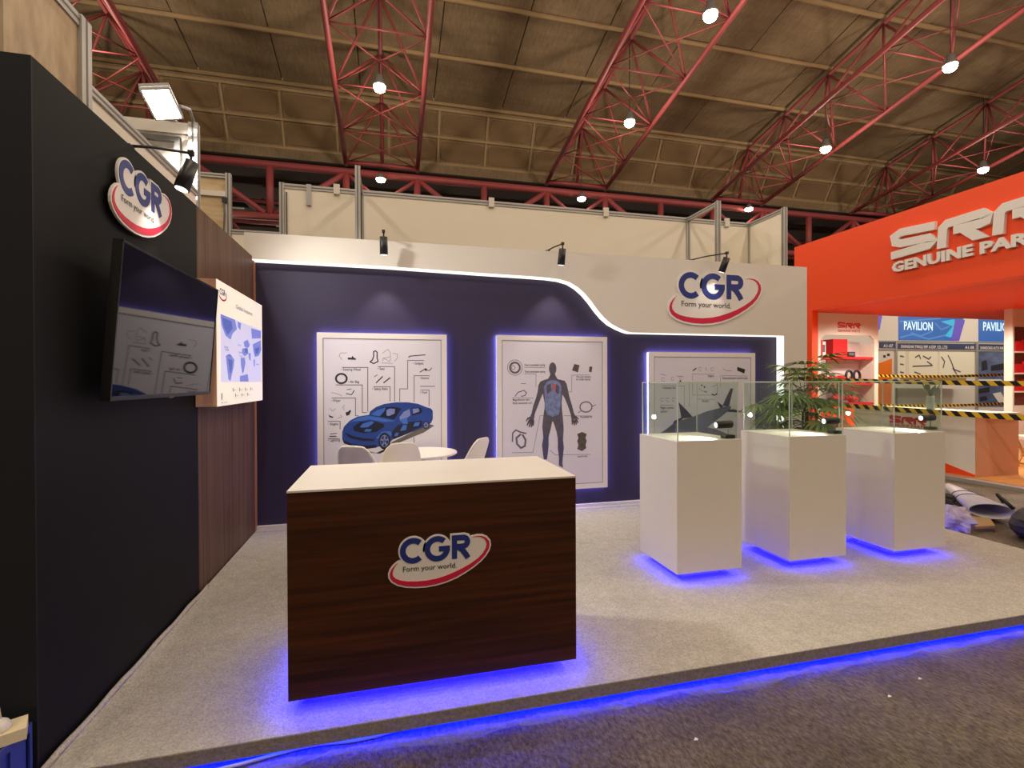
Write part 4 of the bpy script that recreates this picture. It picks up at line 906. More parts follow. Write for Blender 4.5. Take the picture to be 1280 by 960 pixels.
# ------------------------------------------------------------------ white table and shell chairs behind the counter
tb = thing('round_table', 'round white table behind the counter, before the car poster', 'table', (0.29, 5.01, PT))
MB().lathe([(0.0, 0.790), (0.355, 0.790), (0.365, 0.796), (0.365, 0.808), (0.357, 0.815), (0.0, 0.815)], (0.29, 5.01, PT), 40, smooth=False).build('tabletop', m_chair, tb)
MB().lathe([(0.05, 0.79), (0.028, 0.70), (0.026, 0.1), (0.05, 0.03)], (0.29, 5.01, PT), 16).build('pedestal', m_chair, tb)
MB().lathe([(0.19, 0.0), (0.19, 0.012), (0.05, 0.035), (0.0, 0.035)], (0.29, 5.01, PT), 28).build('base_disc', m_chair, tb)
def make_chair(x, y, rot, label):
    t = thing('shell_chair', label, 'chair', (x, y, PT), 'white shell chairs at the table', rot)
    prof = [(.25, .43, .19, .0, .02), (.20, .445, .22, .0, .03), (.08, .43, .26, .0, .08), (-.06, .425, .29, .02, .15), (-.17, .445, .31, .05, .20), (-.235, .51, .31, .09, .17), (-.265, .60, .275, .11, .08), (-.29, .70, .215, .09, .02), (-.315, .80, .185, .06, -.005), (-.335, .90, .165, .04, -.02), (-.345, .96, .14, .02, -.02), (-.347, .985, .10, .005, -.008)]
    prof2 = []
    for a, b in zip(prof[:-1], prof[1:]):
        prof2 += [a, tuple((p + q_) / 2 for p, q_ in zip(a, b))]
    prof2.append(prof[-1])
    N = 12; top = []; bot = []
    for (px, pz, hwid, fx, fz) in prof2:
        for k in range(N + 1):
            u = -1 + 2 * k / N
            top.append((px + fx * u * u, hwid * u, pz + fz * u * u * abs(u)))
    m = MB(); W = N + 1; R_ = len(prof2); th = 0.010
    for i, p in enumerate(top):
        r, c = divmod(i, W)
        a = Vector(top[min(r + 1, R_ - 1) * W + c]) - Vector(top[max(r - 1, 0) * W + c]); b = Vector(top[r * W + min(c + 1, N)]) - Vector(top[r * W + max(c - 1, 0)])
        n = a.cross(b).normalized(); bot.append(tuple(Vector(p) + n * th))
    fs = []
    O = len(top)
    for r in range(R_ - 1):
        for c in range(N):
            q0 = r * W + c
            fs.append((q0, q0 + 1, q0 + W + 1, q0 + W)); fs.append((O + q0, O + q0 + W, O + q0 + W + 1, O + q0 + 1))
    for c in range(N): fs.append((c, O + c, O + c + 1, c + 1)); q0 = (R_ - 1) * W + c; fs.append((q0, q0 + 1, O + q0 + 1, O + q0))
    for r in range(R_ - 1): q0 = r * W; fs.append((q0, q0 + W, O + q0 + W, O + q0)); q0 = r * W + N; fs.append((q0, O + q0, O + q0 + W, q0 + W))
    m.add(top + bot, fs, 0, True).build('shell', m_chair, t, off=False)
    for sx, sy in ((1, 1), (1, -1), (-1, 1), (-1, -1)):
        MB().tube((sx * .21 - .02, sy * .22, 0), (sx * .11 - .02, sy * .12, .425), .012, 8, r2=.019).build('leg', m_beech, t, off=False)
    MB().box(-.15, .11, -.13, .13, .405, .422).build('seat_mount', m_blk, t, off=False)
    MB().bar((.14, .165, .19), (-.18, -.165, .19), .008, .008).bar((.14, -.165, .19), (-.18, .165, .19), .008, .008).build('cross_wire', m_blk, t, off=False)
    return t
c0 = make_chair(-0.11, 4.22, radians(60), 'white shell chair at the left of the table, nearest the corner')
dup(c0, (0.03, 4.76, PT), 'white shell chair directly before the table, second from the left', radians(102))
dup(c0, (0.64, 5.08, PT), 'white shell chair at the right of the table', radians(138)).scale = (1, 1, 0.97)
c0.scale = (1, 1, 1.05)

# ------------------------------------------------------------------ potted palm
pl = thing('potted_palm', 'bushy green palm in a pot behind the middle showcase', 'plant', (4.64, 4.72, PT))
MB().lathe([(0.13, 0), (0.15, 0.02), (0.19, 0.30), (0.20, 0.32), (0.175, 0.32), (0.17, 0.27), (0.0, 0.27)], (4.64, 4.72, PT), 24).build('pot', m_pot, pl)
rnd = random.Random(5)
stems = [(0.0, 0.0), (0.06, 0.03), (-0.06, 0.02), (0.03, -0.06), (-0.03, -0.05)]
for sx, sy in stems:
    MB().path([(4.64 + sx, 4.72 + sy, PT + .25), (4.64 + sx * 1.6, 4.72 + sy * 1.6, 0.8), (4.64 + sx * 2.2, 4.72 + sy * 2.2, 1.25)], 0.012, 6).build('cane', m_stem, pl)
def frond(base, az, elev, length):
    """petiole arching out to a drooping fan of blade leaflets"""
    m = MB(); d = Vector((cos(az), sin(az), 0)); pts = []
    p = Vector(base); e = elev
    for k in range(7):
        pts.append(p.copy()); p = p + (d * cos(e) + Vector((0, 0, sin(e)))) * (length / 6); e -= 0.20
    m.path(pts, 0.004, 4, 1)
    side = Vector((-d.y, d.x, 0)); t = (pts[-1] - pts[-2]).normalized(); nrm = side.cross(t).normalized()
    if nrm.z < 0: nrm = -nrm
    for k in range(13):
        ang = radians(-100 + 200 * k / 12) + rnd.uniform(-.06, .06)
        l = (.30 - .05 * abs(k - 6) / 6) * rnd.uniform(.85, 1.1); w = .0135
        dv = (t * cos(ang) + side * sin(ang)).normalized(); wv = dv.cross(nrm).normalized() * w
        q0 = pts[-1]; b1 = q0 + dv * l * .35 + nrm * .015; b2 = q0 + dv * l * .7 - Vector((0, 0, .012)); c = q0 + dv * l - Vector((0, 0, rnd.uniform(.04, .09)))
        f = nrm * -.004
        m.add([q0, b1 + wv, b1 + f, b1 - wv, b2 + wv * .9, b2 + f, b2 - wv * .9, c], [(0, 1, 2), (0, 2, 3), (1, 4, 5, 2), (2, 5, 6, 3), (4, 7, 5), (5, 7, 6)], 0, False)
    return m.build('palm_frond', [m_leaf, m_stem], pl)
for k in range(60):
    sx, sy = stems[k % 5]; lvl = rnd.random()
    az = k * 2.399 + rnd.uniform(-.3, .3)
    ln = rnd.uniform(.25, .46)
    if sin(az) > 0.3: ln *= 0.75
    frond((4.62 + sx * 2, 4.72 + sy * 2, 1.05 + .55 * lvl), az, 0.25 + 1.1 * lvl, ln * (.7 if cos(az) > .4 else 1))

# ------------------------------------------------------------------ clutter at the platform: crate, socket, film, cable
cr = thing('blue_crate', 'blue plastic crate at the foot of the black wall, lower left corner', 'crate', (-1.62, 2.07, 0))
m_blue = mat('blue_crate_plastic', C(42, 62, 150), 0.5)
cb = MB(); X0, X1, Y0, Y1, H = -1.90, -1.365, 1.86, 2.285, 0.305
cb.box(X0, X1, Y0, Y0 + .012, 0, H).box(X0, X1, Y1 - .012, Y1, 0, H).box(X0, X0 + .012, Y0, Y1, 0, H).box(X1 - .012, X1, Y0, Y1, 0, H).box(X0, X1, Y0, Y1, 0, .012).box(X0, X1, Y0, Y1, H - .012, H)
cb.build('crate_body', m_blue, cr)
rb = MB()
for k in range(5): y = Y0 + .02 + k * .1; rb.box(X1, X1 + .008, y, y + .014, 0.0, H)
rb.box(X1, X1 + .010, Y0, Y1, H - .03, H).build('rib', m_blue, cr)
for k in range(4): MB().box(X1 + .0003, X1 + .003, 1.90, 2.02, .06 + k * .045, .08 + k * .045).build('vent_slot', m_blk, cr)
so = thing('power_socket', 'cream power socket block with a plugged cable on the blue crate', 'socket', (-1.40, 2.10, H))
m_creamp = mat('cream_plastic', C(232, 218, 182), 0.45)
SR = Matrix.Rotation(radians(28), 3, 'Z')
MB().obox((-1.415, 2.19, H + .021), (.18, .10, .042), SR).build('socket_body', m_creamp, so)
MB().lathe([(0.034, 0), (0.036, .012), (.026, .03), (.010, .042), (0, .043)], (-1.40, 2.195, H + .042), 16).build('plug', mat('white_plastic', C(238, 232, 224), .4), so)
MB().path([(-1.40, 2.195, H + .08), (-1.405, 2.193, H + .125), (-1.44, 2.18, H + .16), (-1.50, 2.12, H + .15), (-1.60, 2.05, H + .05), (-1.7, 2.0, H + .012)], .009, 8).build('cable', m_creamp, so)
m_film = mat('milky_plastic_film', C(170, 168, 172), 0.25); m_film.node_tree.nodes['Principled BSDF'].inputs['Alpha'].default_value = 0.3
fm = MB(); rr = random.Random(3); NX, NY = 110, 5
for j in range(NY):
    for i in range(NX):
        x = -0.95 + i * (6.35 / (NX - 1)); w = .045 + .03 * sin(i * .37) * sin(i * .11) + .02 * rr.random()
        fm.v.append((x, 2.262 - w * j / (NY - 1), 0.004 + (0.022 * rr.random() if 0 < j < NY - 1 else .004) + .006 * sin(i * .9 + j)))
for j in range(NY - 1):
    for i in range(NX - 1): fm.f.append([j * NX + i, j * NX + i + 1, (j + 1) * NX + i + 1, (j + 1) * NX + i]); fm.m.append(0); fm.s.append(False)
tag(fm.build('plastic_film', m_film), 'crumpled strip of plastic film along the foot of the platform', 'plastic film')
cbl = MB().path([(x, y, .009) for x, y in [(-0.7545,2.265),(-0.6241,2.28),(-0.5044,2.3),(-0.385,2.317),(-0.3123,2.318),(-0.1756,2.304),(-0.07198,2.308),(0.1081,2.338)]], .007, 6)
tag(cbl.build('white_cable', mat('white_cable', C(214, 210, 204), .5)), 'thin white cable lying on the hall floor before the platform', 'cable')
g = 'white paper scraps on the dark floor'
for (x, y), lb in zip([(1.15,2.453),(1.385,2.401),(2.77,2.041),(2.466,1.965),(1.328,1.942)], ('tiny white paper scrap on the hall floor, leftmost', 'tiny white scrap on the hall floor beside the leftmost one', 'tiny white scrap on the hall floor at right near the platform', 'tiny white scrap on the hall floor at right, farther from the platform', 'pale scrap on the hall floor near the bottom of the photo')):
    s_ = MB().add([(x - .012, y, .001), (x, y - .008, .004), (x + .014, y + .002, .001), (x + .002, y + .010, .006)], [(0, 1, 2), (0, 2, 3)])
    tag(s_.build('paper_scrap', m_letter), lb, 'paper', g)

# ------------------------------------------------------------------ things left in the aisle
rs = thing('rolled_sheet', 'large grey-white rolled sheet lying on the aisle floor at right', 'roll', (6.6, 4.6, 0))
a, b = [(7.641,5.245),(6.554,4.051)]
A, B = Vector((*a, .10)), Vector((*b, .135)); d = (B - A).normalized(); sd = d.cross(Vector((0, 0, 1))).normalized(); up = sd.cross(d)
m = MB(); n = 22
for (P_, rx, rz) in ((A, .07, .05), (B, .21, .085), (B, .20, .078), (A, .06, .042)):
    for k in range(n): t = 2 * pi * k / n; m.v.append(tuple(P_ + sd * rx * cos(t) + up * rz * sin(t)))
for i in range(3):
    for k in range(n): m.f.append([i * n + k, i * n + (k + 1) % n, (i + 1) * n + (k + 1) % n, (i + 1) * n + k]); m.m.append(0); m.s.append(True)
m.build('paper_tube', mat('grey_white_vinyl', C(196, 192, 200), .4), rs)
for f_ in (.42, .58):
    c = A.lerp(B, f_); rx = .07 + .14 * f_ + .003; rz = .05 + .035 * f_ + .003
    MB().path([c + sd * rx * cos(2 * pi * k / 20) + up * rz * sin(2 * pi * k / 20) for k in range(20)], .006, 5, closed=True).build('tie_string', m_navyink, rs)
cd = [(6.638,4.417),(6.505,4.043),(6.245,3.838),(6.002,3.873)]
tag(MB().prism(cd, FZ(0.03), 0, .03).prism([(p[0] + .03, p[1] + .02) for p in cd], FZ(0.0), 0.0, .03).build('cardboard_sheet', mat('brown_cardboard', C(176, 144, 96), .8)), 'brown cardboard folded flat under the rolled sheet', 'cardboard')
def blob(name, c, s, mt, label, cat, seed, amp=.18, nu=18, nv=10):
    r = random.Random(seed); ph = [r.uniform(0, 6) for _ in range(8)]; m = MB()
    for j in range(nv + 1):
        th = pi * j / nv
        for i in range(nu):
            p = 2 * pi * i / nu
            k = 1 + amp * (sin(3 * p + ph[0] + 2 * th) * .6 + sin(5 * p + ph[1]) * sin(4 * th + ph[2]) * .6 + r.uniform(-.35, .35))
            x, y, z = sin(th) * cos(p) * k, sin(th) * sin(p) * k, cos(th) * k
            m.v.append((c[0] + s[0] * x, c[1] + s[1] * y, max(0.002, c[2] + s[2] * z)))
    for j in range(nv):
        for i in range(nu): m.f.append([j * nu + i, j * nu + (i + 1) % nu, (j + 1) * nu + (i + 1) % nu, (j + 1) * nu + i]); m.m.append(0); m.s.append(False)
    return m
pbg = [(5.883,3.991)][0]
tag(blob('plastic_bag', (pbg[0], pbg[1], .10), (.15, .14, .13), None, '', '', 4, .3).build('plastic_bag', mat('mauve_plastic', C(190, 176, 200), .35)), 'crumpled mauve white plastic bag beside the rolled sheet', 'bag')
dbg = [(6.768,4.813)][0]
tag(blob('dark_cloth', (dbg[0], dbg[1], .06), (.24, .17, .11), None, '', '', 9, .25).build('dark_cloth', mat('black_cloth', C(44, 40, 42), .9)), 'black cloth heap behind the mauve plastic bag', 'cloth')
bk = [(6.425,3.466)][0]
bg_ = thing('backpack', 'dark grey backpack lying on the aisle floor at the right edge', 'bag', (bk[0], bk[1], 0))
m_bag = mat('dark_grey_nylon', C(66, 64, 64), .7, var=.4, scale=(9, 9, 9), col2=C(36, 35, 36))
blob('', (bk[0], bk[1], .15), (.34, .30, .20), None, '', '', 12, .08).build('main_body', m_bag, bg_)
blob('', (bk[0] - .12, bk[1] - .2, .11), (.2, .14, .12), None, '', '', 15, .08).build('front_pocket', m_bag, bg_)
MB().path([(bk[0] - .2, bk[1] + .2, .28), (bk[0] - .2, bk[1] + .34, .40), (bk[0] - .05, bk[1] + .38, .3)], .018, 6).build('strap', m_blk, bg_)

# ------------------------------------------------------------------ the orange stand across the aisle
XF = 8.75
og = thing('orange_stand', 'orange stand front with big white lettering on its fascia', 'exhibition stand', (XF, 6, 0))
MB().box(XF, XF + .25, 0.8, 9.13, 3.10, 4.57).build('fascia_board', m_orange, og)
so_ = group_empty('ceiling_stand'); MB().box(XF + .255, 18, 0.8, 9.13, 3.12, 3.2).build('soffit', m_oranged, so_)
MB().box(XF, XF + .16, 8.66, 9.13, 0.0, 3.10).build('column', m_orange, og)
MB().box(XF + .16, XF + .20, 8.70, 8.80, 0.06, 3.10).build('column_edge', mat('pale_orange', C(226, 140, 110), .5), og)
SX = FXm(XF)
def srr(fr, d0, d1, mb, P, w):
    Sx, Rx, leg, dy = P
    mb.stroke(Sx, w, fr, d0, d1); mb.stroke(Rx, w, fr, d0, d1); mb.prism(leg, fr, d0, d1)
    mb.stroke([(u + dy, v) for u, v in Rx], w, fr, d0, d1); mb.prism([(u + dy, v) for u, v in leg], fr, d0, d1)
S1 = [(6.182,4.148),(6.741,4.197),(6.85,4.148),(6.83,4.046),(6.741,4.006),(6.288,3.976),(6.231,3.9),(6.282,3.851),(6.908,3.825)]
R1 = [(6.083,3.747),(6.062,4.065),(5.998,4.121),(5.525,4.133),(5.451,4.065),(5.469,4),(5.549,3.981),(5.906,3.989)]
G1 = [(5.912,4.019),(5.705,4.019),(5.432,3.75),(5.639,3.751)]
ST = [(6.083,3.747),(5.32,3.747)]
for t_, nm in ((S1, 0), (R1, 1), (None, 2)):
    lm = MB(); w = 0.135; D = 0.06
    if nm == 0: lm.stroke(S1, w, SX, 0.0, D)
    else:
        dy = 0 if nm == 1 else ST[1][0] - ST[0][0]
        lm.stroke([(u + dy, v) for u, v in R1], w, SX, 0.0, D); lm.prism([(u + dy, v) for u, v in G1], SX, 0.0, D + .001)
    lm.build('sign_letter', m_letter, og)
gp = [(6.901,3.535),(5.644,3.526),(5.553,3.526)]
hh_ = 0.165
FS = lambda u, v, w=0: (XF - w, -u, v)
lt = MB(); put_text(lt, 'GENUINE', FS, -gp[0][0], gp[0][1], -gp[1][0], hh_, 0.05, bold=0.045, thick=.05)
lt.build('sign_word', m_letter, og)
lt = MB(); put_text(lt, 'PARTS', FS, -gp[2][0], gp[2][1] + .0, -gp[2][0] + (gp[0][0] - gp[1][0]) * .74, hh_, 0.05, bold=0.045, thick=.05)
lt.build('sign_word', m_letter, og)
# raised wooden floor
sf_ = group_empty('floor_stand'); MB().box(XF + .17, 18, 0.8, 9.13, 0.0, 0.05).build('floor_base', m_sheet, sf_)
fb = None
for k in range(40):
    y = 0.82 + k * .207
    if fb is None:
        fb = MB().box(XF + .17, 18, 0.0, .204, 0.05, 0.06).build('floorboard', m_woodfloor, sf_); fb.location = (0, y, 0)
    else: piece(fb, 'floorboard', (0, y, 0), sf_)
MB().box(XF + .0, XF + .17, 0.8, 8.65, 0.0, 0.055).build('step_edge', m_alu, sf_)
# kiosk with shelves
KY = 8.90
ko = thing('display_kiosk', 'white kiosk with red lettering and red shelves inside the orange stand', 'kiosk', (10, KY, .06))
kz = [(9.122,3.025),(10.83,3.073),(9.229,2.499),(10.72,2.523),(9.532,2.113),(9.532,1.081),(9.974,0.535)]
kx0, kx1, ko0, ko1, kt = kz[0][0], kz[1][0], kz[2][0], kz[3][0], kz[2][1]
KF = FY(KY)
kp = [(kx0, kt - .05), (ko0, kt - .05), (ko0 + .02, kt + .05), (ko0 + .12, kt + .12), (ko1 - .12, kt + .12), (ko1 - .02, kt + .05), (ko1, kt - .05), (kx1, kt - .05), (kx1, 3.10), (kx0, 3.10)]
MB().prism(kp, KF, -.05, 0).build('header', m_white, ko)
MB().box(kx0, ko0, KY, KY + .4, .06, kt - .05).build('side_panel', m_white, ko); MB().box(ko1, kx1, KY, KY + .4, .06, kt - .05).build('side_panel', m_white, ko)
m_shelf = mat('red_shelf', C(196, 26, 30), .45)
for z in (kz[4][1] - .03, kz[5][1] - .03, kz[5][1] + .42): MB().box(ko0, ko1, KY + .02, KY + .4, z, z + .05).build('shelf', m_shelf, ko)
MB().box(ko0, ko0 + .05, KY - .002, KY + .4, kz[4][1], kt).build('red_edge', m_shelf, ko)
MB().box(ko0, ko1, KY + .02, KY + .4, .06, kz[5][1] - .04).build('lower_panel', m_orange, ko)
MB().box(ko0 + .55, ko1, KY + .36, KY + .4, kz[5][1] + .05, kt).build('back_panel', mat('mauve_board', C(206, 186, 184), .6), ko)
kl = [(9.686,2.791),(10.31,2.805)]; kw = kl[1][0] - kl[0][0]
ks = MB()
def kmap(P, x0, z0, w):
    u0 = max(p[0] for p in S1); tot = abs(u0 - (min(p[0] for p in R1) + ST[1][0] - ST[0][0])); v0 = S1[-1][1]
    return [(x0 + (u0 - p[0]) / tot * w, z0 + (p[1] - v0) / tot * w) for p in P]
dyy = ST[1][0] - ST[0][0]
for P in (S1, R1, [(u + dyy, v) for u, v in R1]): ks.stroke(kmap(P, kl[0][0], kl[0][1], kw), .030, KF, 0.001, .004)
for P in (G1, [(u + dyy, v) for u, v in G1]): ks.prism(kmap(P, kl[0][0], kl[0][1], kw), KF, .001, .005)
put_text(ks, 'GENUINE PARTS', KF, kl[0][0], kl[0][1] - .1, kl[1][0], .05, .004, bold=.02)
ks.build('red_lettering', m_shelf, ko)
zs = kz[4][1] + .021
tag(MB().box(ko0 + .42, ko0 + .82, KY + .08, KY + .34, zs, zs + .40).build('red_box', m_shelf), 'tall plain red box on the upper kiosk shelf', 'box')
for k, (dx, w, h, mt, lb) in enumerate(((.08, .16, .34, m_letter, 'white carton at the left end of the upper kiosk shelf'), (.86, .2, .12, m_blk, 'black part at the right of the red box on the kiosk shelf'))):
    b_ = MB().box(ko0 + dx, ko0 + dx + w, KY + .1, KY + .3, zs, zs + h, 0).box(ko0 + dx + .02, ko0 + dx + w - .02, KY + .098, KY + .1, zs + h * .3, zs + h * .8, 1)
    tag(b_.build('carton', [mt, m_grey_ink]), lb, 'carton')
zs2 = kz[5][1] + .471
for k, (dx, lb) in enumerate(((.25, 'first red pad from the left on the middle kiosk shelf'), (.52, 'second red pad from the left on the middle kiosk shelf'), (.76, 'third red pad from the left on the middle kiosk shelf'))):
    tag(blob('', (ko0 + dx, KY + .2, zs2 + .085), (.12, .1, .075), None, '', '', 20 + k, .1, 14, 8).build('red_pad', m_shelf), lb, 'part', 'red parts on the kiosk shelves')
ring = MB()
for x in (ko0 + 1.0, ko0 + 1.22):
    ring.path([(x + .09 * cos(t), KY + .2, zs2 + .15 + .12 * sin(t)) for t in [2 * pi * k / 18 for k in range(18)]], .028, 8, closed=True)
tag(ring.build('black_coil', m_blk), 'pair of black rubber coils at the right of the middle kiosk shelf', 'part')
zs3 = kz[5][1] + .021
for k, (dx, lb) in enumerate(((.68, 'red pad at the left of the bottom kiosk shelf'), (1.08, 'red pad at the right of the bottom kiosk shelf'))):
    tag(blob('', (ko0 + dx, KY + .2, zs3 + .1), (.15, .12, .09), None, '', '', 30 + k, .12, 14, 8).build('red_pad', m_shelf), lb, 'part', 'red parts on the kiosk shelves')
# stand counter
sc = thing('stand_counter', 'white stand counter with red lettering behind the rightmost showcase', 'counter', (9.5, 6.8, .06))
MB().box(9.0, 9.95, 5.8, 7.9, .06, 1.03).build('counter_body', m_white, sc); MB().box(8.98, 9.97, 5.78, 7.92, 1.03, 1.075).build('counter_top', m_white, sc)
MB().box(9.0, 9.95, 5.796, 5.80, .06, 1.03).build('end_panel', mat('shaded_end_board', C(214, 160, 128), .6), sc)  # shadowed end face: its pink-orange shade is put into the colour
kk = [(6.214,0.2065),(5.798,0.1092),(5.798,-0.005149),(6.214,0.04619)]
MB().prism([(5.8, .065), (5.8, .10), (6.3, .24), (7.9, .42), (7.9, .065)], FXm(9.0), 0, .004).build('orange_kick', m_oranged, sc)
sl_ = [(7.176,0.7937),(6.543,0.7913),(7.176,0.987)]
st = MB(); SF = FXm(9.0); w_ = abs(sl_[1][0] - sl_[0][0])
def smap(P):
    u0 = max(p[0] for p in S1); tot = abs(u0 - (min(p[0] for p in R1) + dyy)); v0 = S1[-1][1]
    return [(sl_[0][0] - (u0 - p[0]) / tot * w_, .84 + (p[1] - v0) / tot * w_) for p in P]
for P in (S1, R1, [(u + dyy, v) for u, v in R1]): st.stroke(smap(P), .042, SF, .001, .004)
for P in (G1, [(u + dyy, v) for u, v in G1]): st.prism(smap(P), SF, .001, .005)
FS9 = lambda u, v, w=0: (9.0 - w, -u, v)
put_text(st, 'GENUINE PARTS', FS9, -sl_[0][0], .76, -sl_[1][0], .05, .004, bold=.02)
st.build('red_lettering', m_shelf, sc)
vp = thing('vase_plant', 'small leafy plant in a glass vase on the stand counter', 'plant', (9.4, 6.75, 1.076))
MB().lathe([(.05, 0), (.06, .01), (.07, .12), (.055, .22), (.06, .25)], (9.4, 6.75, 1.076), 14).build('vase', mat('smoky_glass', C(150, 160, 158), .15), vp)
r5 = random.Random(8)
for k in range(11):
    az = k * 2.4; l = r5.uniform(.22, .42); b0 = Vector((9.4, 6.75, 1.30)); d_ = Vector((cos(az) * .55, sin(az) * .55, .75 + .3 * r5.random())).normalized(); s_ = d_.cross(Vector((0, 0, 1))).normalized() * .035
    MB().add([b0, b0 + d_ * l * .6 + s_, b0 + d_ * l, b0 + d_ * l * .6 - s_, b0 + d_ * l * .55 + Vector((0, 0, -.01))], [(0, 1, 4), (0, 4, 3), (1, 2, 4), (4, 2, 3)]).build('leaf', m_leafd, vp)
# right shelf column
SHY = 7.6
sx_ = [[(12.86,2.377)][0][0], [(12.91,2.366)][0][0]]
su = thing('shelf_column', 'white shelving column with red products at the right edge', 'shelf', (sx_[0], SHY, .06))
MB().box(sx_[0], sx_[1], SHY, SHY + .15, .06, 3.12).box(sx_[1] + 1.6, sx_[1] + 1.8, SHY, SHY + .15, .06, 3.12).build('side_panel', m_white, su)
MB().box(sx_[1], sx_[1] + 1.6, SHY + .14, SHY + .15, .06, 2.75).build('back_panel', mat('maroon_board', C(120, 58, 50), .6), su)
MB().box(sx_[1], sx_[1] + 1.6, SHY, SHY + .15, 2.75, 3.12).build('top_panel', m_white, su)
MB().box(sx_[1], sx_[1] + 1.6, SHY, SHY + .135, .06, 1.05).build('lower_panel', m_white, su)
zsh = [p[1] for p in [(12.96,2.213),(12.96,1.753),(12.96,1.36),(12.96,0.8986)]]
for z in zsh: MB().box(sx_[1], sx_[1] + 1.6, SHY + .005, SHY + .138, z - .03, z).build('shelf', m_white, su)
for k, (z, lb) in enumerate(zip(zsh[:3], ('red carton on the top shelf of the white column', 'red carton on the second shelf of the white column', 'red carton on the third shelf of the white column'))):
    tag(MB().box(sx_[1] + .08, sx_[1] + .36, SHY + .02, SHY + .12, z + .001, z + .22 - .03 * k).box(sx_[1] + .42, sx_[1] + .6, SHY + .02, SHY + .12, z + .001, z + .26).build('carton', m_shelf), lb, 'carton', 'red cartons on the white column')
# folding stool
fs_ = thing('folding_stool', 'wooden X-leg stool with white cushion at the right edge', 'stool', (11.05, 6.5, .06))
MB().obox((11.05, 6.5, .57), (.36, .36, .06), Matrix.Rotation(.3, 3, 'Z')).build('cushion', m_chair, fs_)
for s in (-1, 1):
    MB().bar((10.88, 6.5 + s * .13, .06), (11.22, 6.5 + s * .13, .54), .03, .03).build('leg', m_beech, fs_); MB().bar((11.22, 6.5 + s * .13, .06), (10.88, 6.5 + s * .13, .54), .03, .03).build('leg', m_beech, fs_)
MB().bar((10.88, 6.33, .075), (10.88, 6.67, .075), .03, .03).bar((11.22, 6.33, .075), (11.22, 6.67, .075), .03, .03).build('foot_rail', m_beech, fs_)
# warning tapes
def tape(p, q, h, n, label):
    p, q = Vector(p), Vector(q); m = MB(); sk = h * .9 / (q - p).length
    for k in range(n):
        a, b = k / n, (k + 1) / n
        pa_, pb_ = p.lerp(q, a), p.lerp(q, b); qa, qb = p.lerp(q, max(0, a - sk)), p.lerp(q, max(0, b - sk))
        sag = lambda t: Vector((0, 0, -.05 * sin(pi * t)))
        m.add([pa_ + sag(a), pb_ + sag(b), qb + sag(b) + Vector((0, 0, h)), qa + sag(a) + Vector((0, 0, h))], [(0, 1, 2, 3)], k % 2)
    tag(m.build('warning_tape', [m_yel, m_blk]), label, 'tape', 'yellow and black warning tapes')
tz = [(7.764,1.598),(5.009,1.56),(7.56,1.092),(5.008,1.108)]
tape((8.70, 8.62, tz[0][1]), (8.70, 2.0, tz[1][1] - .02), .075, 70, 'upper yellow black warning tape in front of the stand counter')
tape((8.70, 8.62, tz[2][1]), (8.70, 2.0, tz[3][1] - .04), .085, 70, 'lower yellow black warning tape in front of the stand counter')
tf = [(13.53,1.703),(15.54,1.721),(13.48,0.999),(15.54,0.9677)]
tape((10.7, 9.305, tf[0][1]), (tf[1][0] + .3, 9.305, tf[1][1]), .06, 80, 'upper warning tape farther back across the stand')
tape((10.7, 9.305, tf[2][1]), (tf[3][0] + .3, 9.305, tf[3][1]), .06, 80, 'lower warning tape farther back across the stand')

# ------------------------------------------------------------------ pavilion booths far behind
PYD = 13.0
F13 = FY(PYD)
pv = thing('pavilion_booth', 'white shell-scheme booths with blue pavilion banners beyond the orange stand', 'exhibition stand', (18, PYD, 0))
ex = [(12.22,3.515),(22.78,3.789)]
MB().box(ex[0][0], ex[1][0], PYD, PYD + .05, 0, 4.4).build('wall_panel', m_fascia, pv)
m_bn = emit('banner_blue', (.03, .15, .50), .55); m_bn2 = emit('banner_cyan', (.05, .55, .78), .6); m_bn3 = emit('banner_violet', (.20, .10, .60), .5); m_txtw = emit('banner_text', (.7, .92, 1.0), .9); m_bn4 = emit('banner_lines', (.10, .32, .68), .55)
def quadpx(P, d0, d1, mt, nm): return MB().prism(P, F13, d0, d1).build(nm, mt, pv)
quadpx([(16.68,4.171),(19.23,4.201),(19.64,3.651),(19.38,2.971),(16.68,2.955)], 0, .02, m_bn, 'banner')
quadpx([(19.19,3.696),(19.64,3.707),(19.38,2.971),(19,2.965)], .02, .024, m_bn3, 'banner_shape')
bn = MB()
for P in ([(18.53,3.623),(19.15,3.723),(19.26,3.558),(19,3.076),(18.71,3.127),(19.08,3.469)], ): bn.flat(P, F13, .022)
bn.build('banner_glow', m_bn2, pv)
bl = MB()
for P in ([(16.72,3.037),(17.27,3.156),(17.98,3.004),(18.89,3.186)], [(18.27,3.561),(18.56,3.346),(18.93,3.466)], [(17.2,3.209),(17.63,3.107),(18.16,3.283)], [(16.71,3.578),(17.63,3.655),(18.53,3.734)]): bl.stroke(P, .05, F13, .022, .022)
bl.build('banner_lines', m_bn4, pv)
tp = [(16.89,3.311),(18.16,3.31)]
b2 = MB(); put_text(b2, 'PAVILION', F13, tp[0][0], tp[0][1], tp[1][0], .28, .026, bold=.02); b2.build('banner_text', m_txtw, pv)
quadpx([(20.32,4.152),(21.84,4.142),(21.85,2.951),(20.32,2.957)], 0, .02, m_bn, 'banner')
tp = [(20.51,3.359),(21.93,3.36)]
b2 = MB(); put_text(b2, 'PAVILION', F13, tp[0][0], tp[0][1], tp[1][0], .30, .026, bold=.02); b2.build('banner_text', m_txtw, pv)
quadpx([(15.56,3.921),(16,3.881),(15.93,3.611),(15.86,3.289),(15.56,3.283)], 0, .02, m_bn3, 'banner')
m_strip = mat('navy_name_strip', C(52, 56, 98), .5)
